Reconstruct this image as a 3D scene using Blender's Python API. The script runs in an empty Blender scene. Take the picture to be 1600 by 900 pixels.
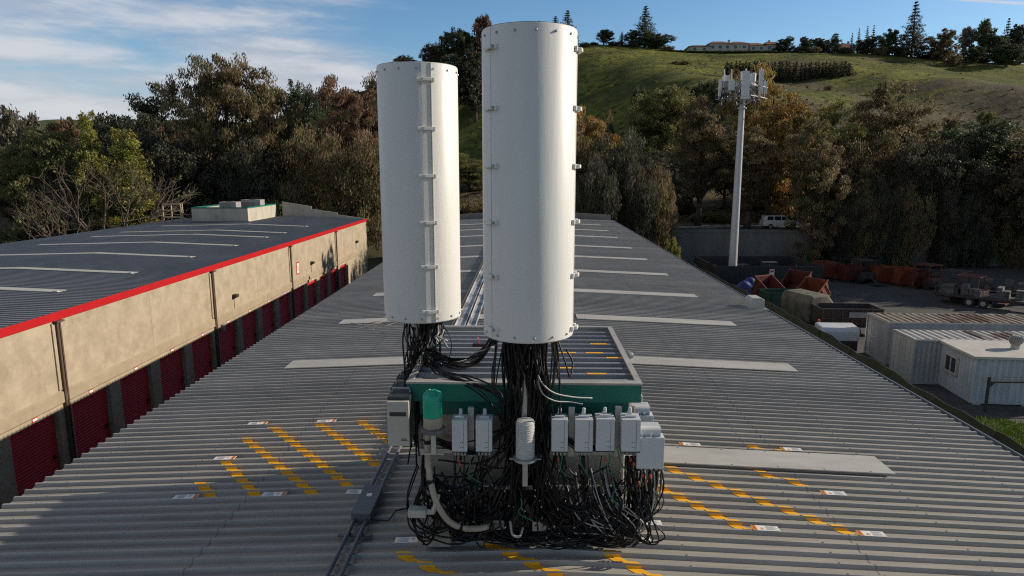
import bpy, bmesh, math, random
import numpy as np
from mathutils import Vector, Matrix
PI = math.pi
R = math.radians
scene = bpy.context.scene
COL = scene.collection
rnd = random.Random(7)

# ------------------------------------------------------------------ camera measurement helpers
F = 1040.0; CAMZ = 11.5; TH = R(10.03); PS = math.atan(23 / F * math.cos(TH))
_c, _s = math.cos(TH), math.sin(TH)
_fh = (-math.sin(PS), math.cos(PS))
def ray(px, py):
    u = (px - 800) / F; v = -(py - 450) / F; k = _c + v * _s
    return (_fh[0] * k + u * math.cos(PS), _fh[1] * k + u * math.sin(PS), -_s + v * _c)
def at_y(px, py, Y):
    r = ray(px, py); t = Y / r[1]
    return Vector((r[0] * t, Y, r[2] * t + CAMZ))
def at_z(px, py, z):
    r = ray(px, py); t = (z - CAMZ) / r[2]
    return Vector((r[0] * t, r[1] * t, z))

# ------------------------------------------------------------------ mesh builder
class MB:
    def __init__(self): self.v = []; self.f = []; self.m = []
    def add(self, vs, fs, mi=0):
        o = len(self.v); self.v += [tuple(p) for p in vs]
        self.f += [tuple(i + o for i in f) for f in fs]; self.m += [mi] * len(fs)
        return self
    def box(self, x0, x1, y0, y1, z0, z1, mi=0, M=None):
        vs = [Vector((x, y, z)) for z in (z0, z1) for y in (y0, y1) for x in (x0, x1)]
        if M is not None: vs = [M @ p for p in vs]
        return self.add(vs, [(0, 2, 3, 1), (4, 5, 7, 6), (0, 1, 5, 4), (2, 6, 7, 3), (0, 4, 6, 2), (1, 3, 7, 5)], mi)
    def cbox(self, c, s, mi=0, M=None):
        return self.box(c[0]-s[0]/2, c[0]+s[0]/2, c[1]-s[1]/2, c[1]+s[1]/2, c[2]-s[2]/2, c[2]+s[2]/2, mi, M)
    def tube(self, pts, r, n=6, mi=0, cap=True):
        pts = [Vector(p) for p in pts]; k = len(pts)
        rs = r if isinstance(r, (list, tuple)) else [r] * k
        vs = []; ref = None
        for i, p in enumerate(pts):
            t = (pts[min(i + 1, k - 1)] - pts[max(i - 1, 0)])
            if t.length < 1e-9: t = Vector((0, 0, 1))
            t.normalize()
            if ref is None:
                a = Vector((1, 0, 0)) if abs(t.x) < .8 else Vector((0, 1, 0))
                ref = (a - t * a.dot(t)).normalized()
            else:
                ref = ref - t * ref.dot(t)
                if ref.length < 1e-6:
                    a = Vector((0, 0, 1)) if abs(t.z) < .8 else Vector((1, 0, 0)); ref = a - t * a.dot(t)
                ref.normalize()
            b = t.cross(ref)
            for j in range(n):
                a = 2 * PI * j / n
                vs.append(p + (ref * math.cos(a) + b * math.sin(a)) * rs[i])
        fs = [(i*n+j, i*n+(j+1) % n, (i+1)*n+(j+1) % n, (i+1)*n+j) for i in range(k-1) for j in range(n)]
        if cap: fs += [tuple(range(n-1, -1, -1)), tuple((k-1)*n+j for j in range(n))]
        return self.add(vs, fs, mi)
    def lathe(self, prof, c=(0, 0, 0), n=32, mi=0, caps=True, M=None):
        vs = []
        for r, z in prof:
            for j in range(n):
                a = 2*PI*j/n; p = Vector((c[0]+r*math.cos(a), c[1]+r*math.sin(a), c[2]+z))
                vs.append(M @ p if M is not None else p)
        k = len(prof)
        fs = [(i*n+j, i*n+(j+1) % n, (i+1)*n+(j+1) % n, (i+1)*n+j) for i in range(k-1) for j in range(n)]
        if caps: fs += [tuple(range(n-1, -1, -1)), tuple((k-1)*n+j for j in range(n))]
        return self.add(vs, fs, mi)
    def prism(self, poly, a, b, axis='x', mi=0, M=None):
        n = len(poly)
        def mk(t, q):
            return Vector({'x': (t, q[0], q[1]), 'y': (q[0], t, q[1]), 'z': (q[0], q[1], t)}[axis])
        vs = [mk(a, q) for q in poly] + [mk(b, q) for q in poly]
        if M is not None: vs = [M @ p for p in vs]
        fs = [tuple(range(n-1, -1, -1)), tuple(range(n, 2*n))] + [(i, (i+1) % n, n+(i+1) % n, n+i) for i in range(n)]
        return self.add(vs, fs, mi)
    def build(self, name, mats, parent=None, smooth=False, bevel=0, seg=2, loc=None):
        me = bpy.data.meshes.new(name); me.from_pydata(self.v, [], self.f)
        mats = mats if isinstance(mats, (list, tuple)) else [mats]
        for m in mats: me.materials.append(m)
        if len(mats) > 1: me.polygons.foreach_set('material_index', self.m)
        bm = bmesh.new(); bm.from_mesh(me)
        bmesh.ops.recalc_face_normals(bm, faces=bm.faces)
        if bevel: bmesh.ops.bevel(bm, geom=list(bm.edges), offset=bevel, segments=seg, affect='EDGES', profile=.6, clamp_overlap=True)
        bm.to_mesh(me); bm.free()
        if smooth:
            me.polygons.foreach_set('use_smooth', [True] * len(me.polygons))
            if smooth != 'all': me.set_sharp_from_angle(angle=R(38))
        o = bpy.data.objects.new(name, me); COL.objects.link(o)
        if loc is not None: o.location = loc
        if parent is not None: o.parent = parent
        return o

def tag(o, label=None, cat=None, group=None, kind=None):
    for k, v in (('label', label), ('category', cat), ('group', group), ('kind', kind)):
        if v: o[k] = v
    return o
def thing(name, loc=(0, 0, 0), label=None, cat=None, group=None, rz=0):
    o = bpy.data.objects.new(name, None); COL.objects.link(o)
    o.location = loc; o.rotation_euler = (0, 0, rz)
    return tag(o, label, cat, group)
def copy_tree(o, parent=None):
    c = o.copy(); COL.objects.link(c)
    if parent is not None: c.parent = parent
    for ch in list(o.children): copy_tree(ch, c)
    return c
def smoothstep(a, b, x):
    t = max(0., min(1., (x - a) / (b - a))); return t*t*(3-2*t)
def spline(pts, n=5):
    pts = [Vector(p) for p in pts]; P = [pts[0]*2-pts[1]] + pts + [pts[-1]*2-pts[-2]]; out = []
    for i in range(1, len(P)-2):
        a, b, c, d = P[i-1:i+3]
        for k in range(n):
            t = k/n
            out.append(.5*((2*b)+(c-a)*t+(2*a-5*b+4*c-d)*t*t+(3*b-a-3*c+d)*t**3))
    out.append(pts[-1]); return out

# ------------------------------------------------------------------ materials
MATS = {}
def material(name, col, rough=.6, metal=0., col2=None, nscale=4., namt=1., detail=6, stretch=(1, 1, 1), bump=0., bscale=40.,
             spec=.5, contrast=(.35, .65), col3=None, n3=30., c3=(.55, .75), vary=0., coat=0.):
    m = bpy.data.materials.new(name); m.use_nodes = True; MATS[name] = m
    nt = m.node_tree; N = nt.nodes; L = nt.links; b = N['Principled BSDF']
    b.inputs['Roughness'].default_value = rough; b.inputs['Metallic'].default_value = metal
    b.inputs['Specular IOR Level'].default_value = spec; b.inputs['Coat Weight'].default_value = coat
    b.inputs['Base Color'].default_value = (*col, 1)
    tc = N.new('ShaderNodeTexCoord'); mp = N.new('ShaderNodeMapping'); mp.inputs['Scale'].default_value = stretch
    L.new(tc.outputs['Object'], mp.inputs['Vector'])
    def noise(sc, det=detail):
        n = N.new('ShaderNodeTexNoise'); n.inputs['Scale'].default_value = sc; n.inputs['Detail'].default_value = det
        n.inputs['Roughness'].default_value = .65
        L.new(mp.outputs['Vector'], n.inputs['Vector']); return n
    last = None
    if col2:
        n = noise(nscale); rp = N.new('ShaderNodeMapRange'); rp.inputs[1].default_value = contrast[0]; rp.inputs[2].default_value = contrast[1]
        rp.inputs[4].default_value = namt
        L.new(n.outputs['Fac'], rp.inputs[0])
        mx = N.new('ShaderNodeMix'); mx.data_type = 'RGBA'; mx.inputs[6].default_value = (*col, 1); mx.inputs[7].default_value = (*col2, 1)
        L.new(rp.outputs[0], mx.inputs[0]); last = mx.outputs[2]
    if col3:
        n = noise(n3); rp = N.new('ShaderNodeMapRange'); rp.inputs[1].default_value = c3[0]; rp.inputs[2].default_value = c3[1]
        L.new(n.outputs['Fac'], rp.inputs[0])
        mx = N.new('ShaderNodeMix'); mx.data_type = 'RGBA'; mx.inputs[7].default_value = (*col3, 1)
        if last: L.new(last, mx.inputs[6])
        else: mx.inputs[6].default_value = (*col, 1)
        L.new(rp.outputs[0], mx.inputs[0]); last = mx.outputs[2]
    if last: L.new(last, b.inputs['Base Color'])
    if bump:
        n = noise(bscale, 4); bp = N.new('ShaderNodeBump'); bp.inputs['Strength'].default_value = bump; bp.inputs['Distance'].default_value = .02
        L.new(n.outputs['Fac'], bp.inputs['Height']); L.new(bp.outputs['Normal'], b.inputs['Normal'])
    return m

roof_metal = material('roof_metal', (.385, .36, .32), .5, .08, (.285, .265, .235), 1.3, .9, 8, (.25, 1, 1), .08, 60, .5, (.3, .7), (.22, .21, .2), 9, (.64, .8))
def weathered_roof():
    m = roof_metal; nt = m.node_tree; N = nt.nodes; L = nt.links; b = N['Principled BSDF']; src = b.inputs['Base Color'].links[0].from_socket
    tc = N.new('ShaderNodeTexCoord'); sp = N.new('ShaderNodeSeparateXYZ'); L.new(tc.outputs['Object'], sp.inputs[0])
    d = N.new('ShaderNodeMath'); d.operation = 'DIVIDE'; d.inputs[1].default_value = .915; L.new(sp.outputs[1], d.inputs[0])
    fl = N.new('ShaderNodeMath'); fl.operation = 'FLOOR'; L.new(d.outputs[0], fl.inputs[0])
    wn = N.new('ShaderNodeTexWhiteNoise'); wn.noise_dimensions = '1D'; L.new(fl.outputs[0], wn.inputs['W'])
    r = N.new('ShaderNodeMapRange'); r.inputs[3].default_value = .86; r.inputs[4].default_value = 1.08; L.new(wn.outputs['Value'], r.inputs[0])
    mp = N.new('ShaderNodeMapping'); mp.inputs['Scale'].default_value = (.5, 7., 1); L.new(tc.outputs['Object'], mp.inputs[0])
    n = N.new('ShaderNodeTexNoise'); n.inputs['Scale'].default_value = 2.2; n.inputs['Detail'].default_value = 8; n.inputs['Roughness'].default_value = .7; L.new(mp.outputs[0], n.inputs['Vector'])
    r2 = N.new('ShaderNodeMapRange'); r2.inputs[1].default_value = .3; r2.inputs[2].default_value = .72; r2.inputs[3].default_value = 1.12; r2.inputs[4].default_value = .74; L.new(n.outputs['Fac'], r2.inputs[0])
    # faint sheet end laps across the slope
    mu = N.new('ShaderNodeMath'); mu.operation = 'MULTIPLY'; L.new(r.outputs[0], mu.inputs[0]); L.new(r2.outputs[0], mu.inputs[1])
    vm = N.new('ShaderNodeVectorMath'); vm.operation = 'SCALE'; L.new(src, vm.inputs[0]); L.new(mu.outputs[0], vm.inputs['Scale']); L.new(vm.outputs[0], b.inputs['Base Color'])
weathered_roof()
lap_grey = material('lap_seam_grey', (.19, .18, .17), .7)  # one even grey for the thin lap lines between roof sheets
dark_roof = material('dark_roof_metal', (.215, .215, .225), .5, .1, (.16, .165, .175), .5, 1, 6, (1, .3, 1), col3=(.17, .17, .17), n3=2.5, c3=(.6, .8))
skylight_mat = material('skylight_plastic', (.46, .445, .41), .5, 0, (.32, .30, .265), 2.2, .8, 8, (.3, 1, 1), col3=(.34, .32, .28), n3=7, c3=(.66, .85))
stucco = material('stucco', (.42, .35, .255), .9, 0, (.31, .255, .185), 1.1, 1, 10, bump=.5, bscale=35, spec=.2, col3=(.45, .385, .30), n3=3.2, c3=(.52, .78))
stucco_band = material('stucco_band', (.37, .30, .215), .9, 0, (.30, .245, .175), 1.6, 1, 8, bump=.5, bscale=35, spec=.2)
red_paint = material('red_trim_paint', (.43, .009, .012), .55, 0, (.34, .008, .01), 1.5, .7, spec=.2)
door_red = material('door_red_paint', (.56, .03, .032), .45, 0, (.44, .024, .028), 1.2, .8, stretch=(1, 1, .2))
brown_metal = material('brown_metal', (.09, .055, .04), .5)
grey_metal = material('grey_metal', (.14, .145, .155), .5, .2, (.10, .105, .11), 6, .8)
galv = material('galvanised_steel', (.42, .43, .44), .4, .6, (.3, .31, .32), 9, .8)
tray_mat = material('tray_steel', (.5, .5, .5), .45, .3, (.22, .22, .22), 2.5, 1, 4, (1, .5, 1), contrast=(.52, .56))
white_frp = material('white_radome_paint', (.64, .635, .62), .45, 0, (.55, .54, .515), 2.2, .7, 9, (1.6, 1.6, .22), .12, 5, .35, (.45, .8), (.46, .44, .40), 5, (.66, .85))
white_latch = material('white_latch_plastic', (.66, .65, .62), .4)
grey_plastic = material('radio_grey_plastic', (.52, .54, .57), .42, 0, (.46, .48, .51), 5, .6, spec=.5)
dark_plastic = material('dark_plastic', (.025, .026, .03), .5)
black_rubber = material('black_cable_jacket', (.007, .007, .008), .42, spec=.3)
white_cable = material('pale_cable_jacket', (.34, .335, .32), .4)
green_cable = material('green_cable_jacket', (.01, .12, .06), .4)
red_tape = material('orange_cable_tape', (.4, .06, .03), .5)
teal = material('teal_green_paint', (.0, .145, .105), .5, 0, (.0, .115, .085), 3, .8)
teal_tape = material('green_tape_wrap', (.0, .36, .23), .28, 0, (.0, .25, .165), 9, .9, bump=.4, bscale=20)
coping_mat = material('coping_metal', (.40, .38, .35), .5, 0, (.28, .27, .25), 5, .9)
beige_cab = material('beige_cabinet_paint', (.43, .43, .37), .5, 0, (.38, .38, .33), 4, .6)
tan_pvc = material('tan_conduit', (.40, .34, .26), .55, 0, (.27, .22, .17), 6, .9)
wall_beige = material('shelter_stucco', (.43, .38, .31), .85, 0, (.33, .29, .235), 2.5, 1, bump=.3, spec=.2)
ribbed_white = material('ribbed_dome_plastic', (.5, .5, .5), .5, 0, (.38, .38, .37), 8, .8)
yellow_paint = material('yellow_road_paint', (.92, .47, .015), .6, 0, (.76, .37, .015), 12, .9, 8, col3=(.40, .33, .2), n3=28, c3=(.66, .76))
sign_white = material('sign_white', (.75, .74, .71), .4)
sign_orange = material('sign_orange', (.75, .23, .01), .4)
sign_grey = material('sign_text_grey', (.3, .3, .3), .5)
sign_black = material('sign_black', (.03, .03, .03), .5)
asphalt = material('asphalt', (.055, .055, .056), .9, 0, (.04, .04, .04), .8, 1, bump=.3, bscale=90, col3=(.08, .08, .078), n3=3)
gravel = material('yard_gravel', (.07, .068, .066), .95, 0, (.042, .041, .04), .35, 1, 10, bump=.6, bscale=25, col3=(.115, .11, .10), n3=1.6, c3=(.55, .75))
concrete = material('concrete_wall', (.20, .19, .17), .9, 0, (.13, .12, .11), .6, 1, 8, (1, 1, .3), .3, 12)
fence_black = material('black_privacy_mesh', (.018, .018, .018), .8, 0, (.03, .03, .03), 2, .8)
fence_green = material('green_privacy_mesh', (.010, .022, .014), .8, 0, (.018, .03, .02), 1.5, .8)
rust_brown = material('rusty_container_roof', (.38, .31, .23), .6, 0, (.27, .21, .15), 1.2, .9, col3=(.15, .075, .04), n3=.6, c3=(.48, .6), stretch=(1.4, .6, 1))
rust_white = material('rusty_white_container', (.55, .53, .48), .55, 0, (.46, .43, .38), 1.5, .8, col3=(.15, .085, .05), n3=.55, c3=(.53, .62), stretch=(1.6, .6, 1))
cont_grey = material('pale_container_paint', (.48, .49, .46), .6, 0, (.38, .38, .36), 1.2, .9, stretch=(1, 1, .35), col3=(.22, .12, .07), n3=2.2, c3=(.68, .75))
cont_blue = material('blue_grey_container_paint', (.38, .39, .395), .6, 0, (.29, .30, .305), 1.5, .9, stretch=(1, 1, .35), col3=(.22, .11, .06), n3=2.5, c3=(.66, .74))
office_paint = material('office_white_paint', (.50, .54, .60), .6, 0, (.36, .39, .43), 2, .8, stretch=(1, 1, .3), col3=(.22, .16, .10), n3=3, c3=(.7, .76))
office_roof = material('office_roof_coating', (.52, .495, .455), .7, 0, (.40, .38, .35), 1.5, .9)
glass_dark = material('window_glass', (.02, .025, .03), .08, 0, spec=.8)
rust_red = material('rusty_red_steel', (.15, .026, .018), .6, 0, (.06, .02, .014), 3, 1)
rust_orange = material('orange_steel', (.24, .05, .018), .6, 0, (.14, .04, .02), 1.6, 1, col3=(.06, .03, .02), n3=4, c3=(.55, .7))
dark_green = material('dark_green_steel', (.015, .07, .045), .6, 0, (.02, .04, .03), 3, 1)
dark_steel = material('dark_steel', (.03, .03, .032), .6, 0, (.055, .04, .03), 3, 1)
blue_tarp = material('blue_tarp', (.02, .05, .22), .5, 0, (.02, .035, .14), 4, 1, bump=.4, bscale=8)
olive_tarp = material('olive_tarp', (.17, .15, .11), .8, 0, (.07, .065, .05), 2, 1, bump=.4, bscale=8)
debris_mat = material('mixed_debris', (.14, .135, .13), .8, 0, (.06, .05, .05), 3, 1)
tyre = material('tyre_rubber', (.015, .015, .015), .8)
suv_paint = material('white_car_paint', (.70, .71, .72), .25, 0, coat=.5)
tile_roof = material('terracotta_roof', (.20, .075, .05), .8, 0, (.13, .055, .04), .6, 1)
house_wall = material('house_stucco', (.52, .46, .38), .9, 0, (.42, .37, .31), .3, 1)
hvac = material('hvac_grey', (.34, .32, .30), .5, 0, (.26, .25, .24), 3, 1)
timber = material('tan_timber', (.55, .40, .25), .8, 0, (.30, .2, .12), 4, 1)
penthouse_mat = material('penthouse_plaster', (.46, .42, .34), .9, 0, (.33, .30, .25), 1.2, 1, 8, (1, 1, .3), col3=(.14, .12, .1), n3=1.8, c3=(.62, .74))
pole_mat = material('galvanised_pole', (.46, .47, .48), .45, .1, (.38, .39, .4), 2, .8)
antenna_mat = material('antenna_white', (.62, .62, .61), .45)
plate_red = material('plate_red', (.55, .03, .03), .5)
bark = material('bark', (.07, .052, .04), .95, 0, (.13, .105, .085), 3, 1, stretch=(1, 1, .25), bump=.6, bscale=12, spec=.1)
twig = material('grey_twig', (.17, .135, .105), .95, 0, (.11, .085, .065), 3, 1, spec=.1)

def leaf_material(name, transl=.34):
    m = bpy.data.materials.new(name); m.use_nodes = True; nt = m.node_tree; N = nt.nodes; L = nt.links
    for n in list(N): N.remove(n)
    out = N.new('ShaderNodeOutputMaterial'); oi = N.new('ShaderNodeObjectInfo'); at = N.new('ShaderNodeAttribute'); at.attribute_name = 'tint'
    # per-clump tint: darker / lighter / a little more red, all real leaf colour
    sep = N.new('ShaderNodeSeparateColor'); L.new(at.outputs['Color'], sep.inputs[0])
    hs = N.new('ShaderNodeHueSaturation'); L.new(oi.outputs['Color'], hs.inputs['Color'])
    mr = N.new('ShaderNodeMapRange'); mr.inputs[3].default_value = .7; mr.inputs[4].default_value = 2.7; L.new(sep.outputs[0], mr.inputs[0]); L.new(mr.outputs[0], hs.inputs['Value'])
    mh = N.new('ShaderNodeMapRange'); mh.inputs[3].default_value = .465; mh.inputs[4].default_value = .53; L.new(sep.outputs[1], mh.inputs[0]); L.new(mh.outputs[0], hs.inputs['Hue'])
    d = N.new('ShaderNodeBsdfPrincipled'); d.inputs['Roughness'].default_value = .6; d.inputs['Specular IOR Level'].default_value = .25
    t = N.new('ShaderNodeBsdfTranslucent'); mx = N.new('ShaderNodeMixShader'); mx.inputs[0].default_value = transl
    L.new(hs.outputs[0], d.inputs['Base Color']); L.new(hs.outputs[0], t.inputs['Color'])
    L.new(d.outputs[0], mx.inputs[1]); L.new(t.outputs[0], mx.inputs[2]); L.new(mx.outputs[0], out.inputs['Surface'])
    return m
leaf_mat = leaf_material('foliage')

# ------------------------------------------------------------------ world, sun, camera
SUN_AZ = R(14); SUN_EL = R(22.6)           # azimuth measured from +X towards +Y
world = bpy.data.worlds.new('World'); scene.world = world; world.use_nodes = True
nt = world.node_tree; N = nt.nodes; L = nt.links
bg = N['Background']; bg.inputs['Strength'].default_value = .066
sky = N.new('ShaderNodeTexSky'); sky.sky_type = 'NISHITA'; sky.sun_disc = False
sky.sun_elevation = SUN_EL; sky.sun_rotation = PI/2 - SUN_AZ; sky.air_density = 1.0; sky.dust_density = .35; sky.ozone_density = 3.0; sky.altitude = 50
tc = N.new('ShaderNodeTexCoord')
sep = N.new('ShaderNodeSeparateXYZ'); L.new(tc.outputs['Generated'], sep.inputs[0])
def wm(op, a, b=None, clamp=False):
    n = N.new('ShaderNodeMath'); n.operation = op; n.use_clamp = clamp
    for i, q in enumerate((a, b)):
        if q is None: continue
        if isinstance(q, (int, float)): n.inputs[i].default_value = q
        else: L.new(q, n.inputs[i])
    return n.outputs[0]
def wnoise(scale, loc, nsc, det, rough, dist):
    mp = N.new('ShaderNodeMapping'); mp.inputs['Scale'].default_value = scale; mp.inputs['Location'].default_value = loc; mp.inputs['Rotation'].default_value = (0, R(-9), 0)
    L.new(tc.outputs['Generated'], mp.inputs[0])
    n = N.new('ShaderNodeTexNoise'); n.inputs['Scale'].default_value = nsc; n.inputs['Detail'].default_value = det; n.inputs['Roughness'].default_value = rough; n.inputs['Distortion'].default_value = dist
    L.new(mp.outputs[0], n.inputs['Vector']); return n.outputs['Fac']
def wmr(v, a, b_, lo=0., hi=1., sm=True):
    r = N.new('ShaderNodeMapRange'); r.interpolation_type = 'SMOOTHSTEP' if sm else 'LINEAR'
    for k_, q in enumerate((a, b_, lo, hi)): r.inputs[k_+1].default_value = q
    L.new(v, r.inputs[0]); return r.outputs[0]
big = wnoise((.9, .9, 4.6), (.35, .2, .42), 2.3, 11, .58, .35)
fine = wnoise((1.0, 1.0, 6.), (2.3, .7, 1.1), 5.5, 10, .62, .2)
side = wmr(sep.outputs[0], .12, -.30, -.20, .085)
cfac = wmr(wm('ADD', wm('ADD', wm('MULTIPLY', big, .72), wm('MULTIPLY', fine, .28)), side), .45, .66, 0., .84)
ccol = N.new('ShaderNodeMix'); ccol.data_type = 'RGBA'; ccol.inputs[6].default_value = (6.6, 6.9, 7.8, 1); ccol.inputs[7].default_value = (9.4, 9.4, 9.8, 1); L.new(wmr(fine, .36, .66), ccol.inputs[0])
# thin contrail high on the right
cd = N.new('ShaderNodeVectorMath'); cd.operation = 'DOT_PRODUCT'; L.new(tc.outputs['Generated'], cd.inputs[0])
_a = Vector(ray(1480, -2)).normalized(); _b = Vector(ray(1640, 8)).normalized(); _n = _a.cross(_b).normalized()
cd.inputs[1].default_value = _n
ct = N.new('ShaderNodeMapRange'); ct.inputs[1].default_value = .0022; ct.inputs[2].default_value = .0004; ct.inputs[4].default_value = .75; L.new(wm('ABSOLUTE', cd.outputs['Value']), ct.inputs[0])
cx = N.new('ShaderNodeMapRange'); cx.inputs[1].default_value = _a.x - .03; cx.inputs[2].default_value = _a.x + .02; L.new(sep.outputs[0], cx.inputs[0])
fac = wm('MAXIMUM', cfac, wm('MULTIPLY', ct.outputs[0], cx.outputs[0]))
mx = N.new('ShaderNodeMix'); mx.data_type = 'RGBA'; L.new(ccol.outputs[2], mx.inputs[7])
L.new(fac, mx.inputs[0]); hsv = N.new('ShaderNodeHueSaturation'); hsv.inputs['Saturation'].default_value = 1.17; hsv.inputs['Value'].default_value = 1.08; L.new(sky.outputs[0], hsv.inputs['Color']); hz = N.new('ShaderNodeMapRange'); hz.inputs[1].default_value = .30; hz.inputs[2].default_value = .55; hz.inputs[3].default_value = 1.72; hz.inputs[4].default_value = .62; L.new(sep.outputs[2], hz.inputs[0]); L.new(hz.outputs[0], hsv.inputs['Value']); L.new(hsv.outputs[0], mx.inputs[6]); L.new(mx.outputs[2], bg.inputs['Color'])

sl = bpy.data.lights.new('sun', 'SUN'); sl.energy = 4.8; sl.angle = R(.5); sl.color = (1, .885, .72)
so = bpy.data.objects.new('sun', sl); COL.objects.link(so)
sd = Vector((math.cos(SUN_EL)*math.cos(SUN_AZ), math.cos(SUN_EL)*math.sin(SUN_AZ), math.sin(SUN_EL)))
so.rotation_euler = sd.to_track_quat('Z', 'Y').to_euler(); so.location = sd * 200

cam = bpy.data.cameras.new('camera'); co = bpy.data.objects.new('camera', cam); COL.objects.link(co)
cam.sensor_width = 36; cam.lens = 36 * F / 1600; cam.clip_end = 6000; cam.clip_start = .1
co.location = (0, 0, CAMZ); co.rotation_euler = (PI/2 - TH, 0, PS); scene.camera = co
vs = scene.view_settings; vs.view_transform = 'Standard'; vs.look = 'None'; vs.exposure = .15; vs.gamma = 1
scene.render.engine = 'CYCLES'
scene.cycles.max_bounces = 5; scene.cycles.diffuse_bounces = 3; scene.cycles.glossy_bounces = 2; scene.cycles.transmission_bounces = 2; scene.cycles.use_denoising = False; scene.cycles.filter_width = 1.15; scene.cycles.sample_clamp_indirect = 4

# ------------------------------------------------------------------ terrain
CREST_PX = [(-900, 215), (-200, 210), (150, 205), (300, 200), (430, 186), (520, 160), (600, 130), (680, 106), (760, 88), (850, 76), (930, 69), (1000, 73), (1070, 79), (1215, 80),
            (1320, 82), (1400, 86), (1500, 96), (1600, 100), (1800, 112), (2300, 130)]
YC = 330.
_cr = [at_y(px, py, YC) for px, py in CREST_PX]
CX = [p.x for p in _cr]; CZ_ = [p.z for p in _cr]
def hnoise(x, y):
    return (math.sin(x*.045+1.3)*math.cos(y*.052+.4) + .6*math.sin(x*.11+y*.07+2.) + .35*math.sin(x*.23-y*.19+.7))
def height(x, y):
    crest = float(np.interp(x * YC / max(y, 150.) if y > YC else x, CX, CZ_))
    road = smoothstep(82.5, 84, y) * smoothstep(6, 14, x)
    base = 4.0 * max(road, smoothstep(80, 130, y))
    if y < 100: return base
    t = (y - 100) / (YC - 100)
    if t <= 1:
        p = .86*t + .14*t*t
        h = base + (crest - 4.0) * p
        w = smoothstep(0, .2, t) * (1 - smoothstep(.86, 1, t))
        h += w * hnoise(x, y) * 1.1
        # a spur falling towards the viewer with terraces on its left flank
        sx = 48 + 3*math.sin(y*.035)
        d = x - sx
        wd = smoothstep(.05, .3, t)*(1-smoothstep(.42, .74, t)); h += wd * 7 * (math.exp(-(d/44.)**2) if d > 0 else math.exp(-(d/15.)**2)) - wd*3*math.exp(-((d+36)/24.)**2)
        h -= 29 * (1-smoothstep(-6, 62, x)) * smoothstep(.06, .50, t) * (1-smoothstep(.56, .93, t))
        tb = (y - 236 - 6*math.sin(x*.06)); h += 3.2 * (1/(1+math.exp(-tb/1.6))-smoothstep(-30, 30, tb)) * smoothstep(70, 50, x) * smoothstep(-60, -10, x)
        sx2 = 118 + (YC - y)*.35; h += w * 2.2 * math.exp(-((x-sx2)/22.)**2) - w * 2 * math.exp(-((x-sx2+36)/18.)**2)
        return h
    return crest - (y - YC)**2 * .00022 if y < 700 else crest - 30.
def grid_mesh(name, xs, ys, hf, mat, dz=0.):
    nx, ny = len(xs), len(ys)
    vs = [(x, y, hf(x, y) + dz) for y in ys for x in xs]
    fs = [(j*nx+i, j*nx+i+1, (j+1)*nx+i+1, (j+1)*nx+i) for j in range(ny-1) for i in range(nx-1)]
    me = bpy.data.meshes.new(name); me.from_pydata(vs, [], fs); me.materials.append(mat)
    me.polygons.foreach_set('use_smooth', [True]*len(fs))
    o = bpy.data.objects.new(name, me); COL.objects.link(o); return o

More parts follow.
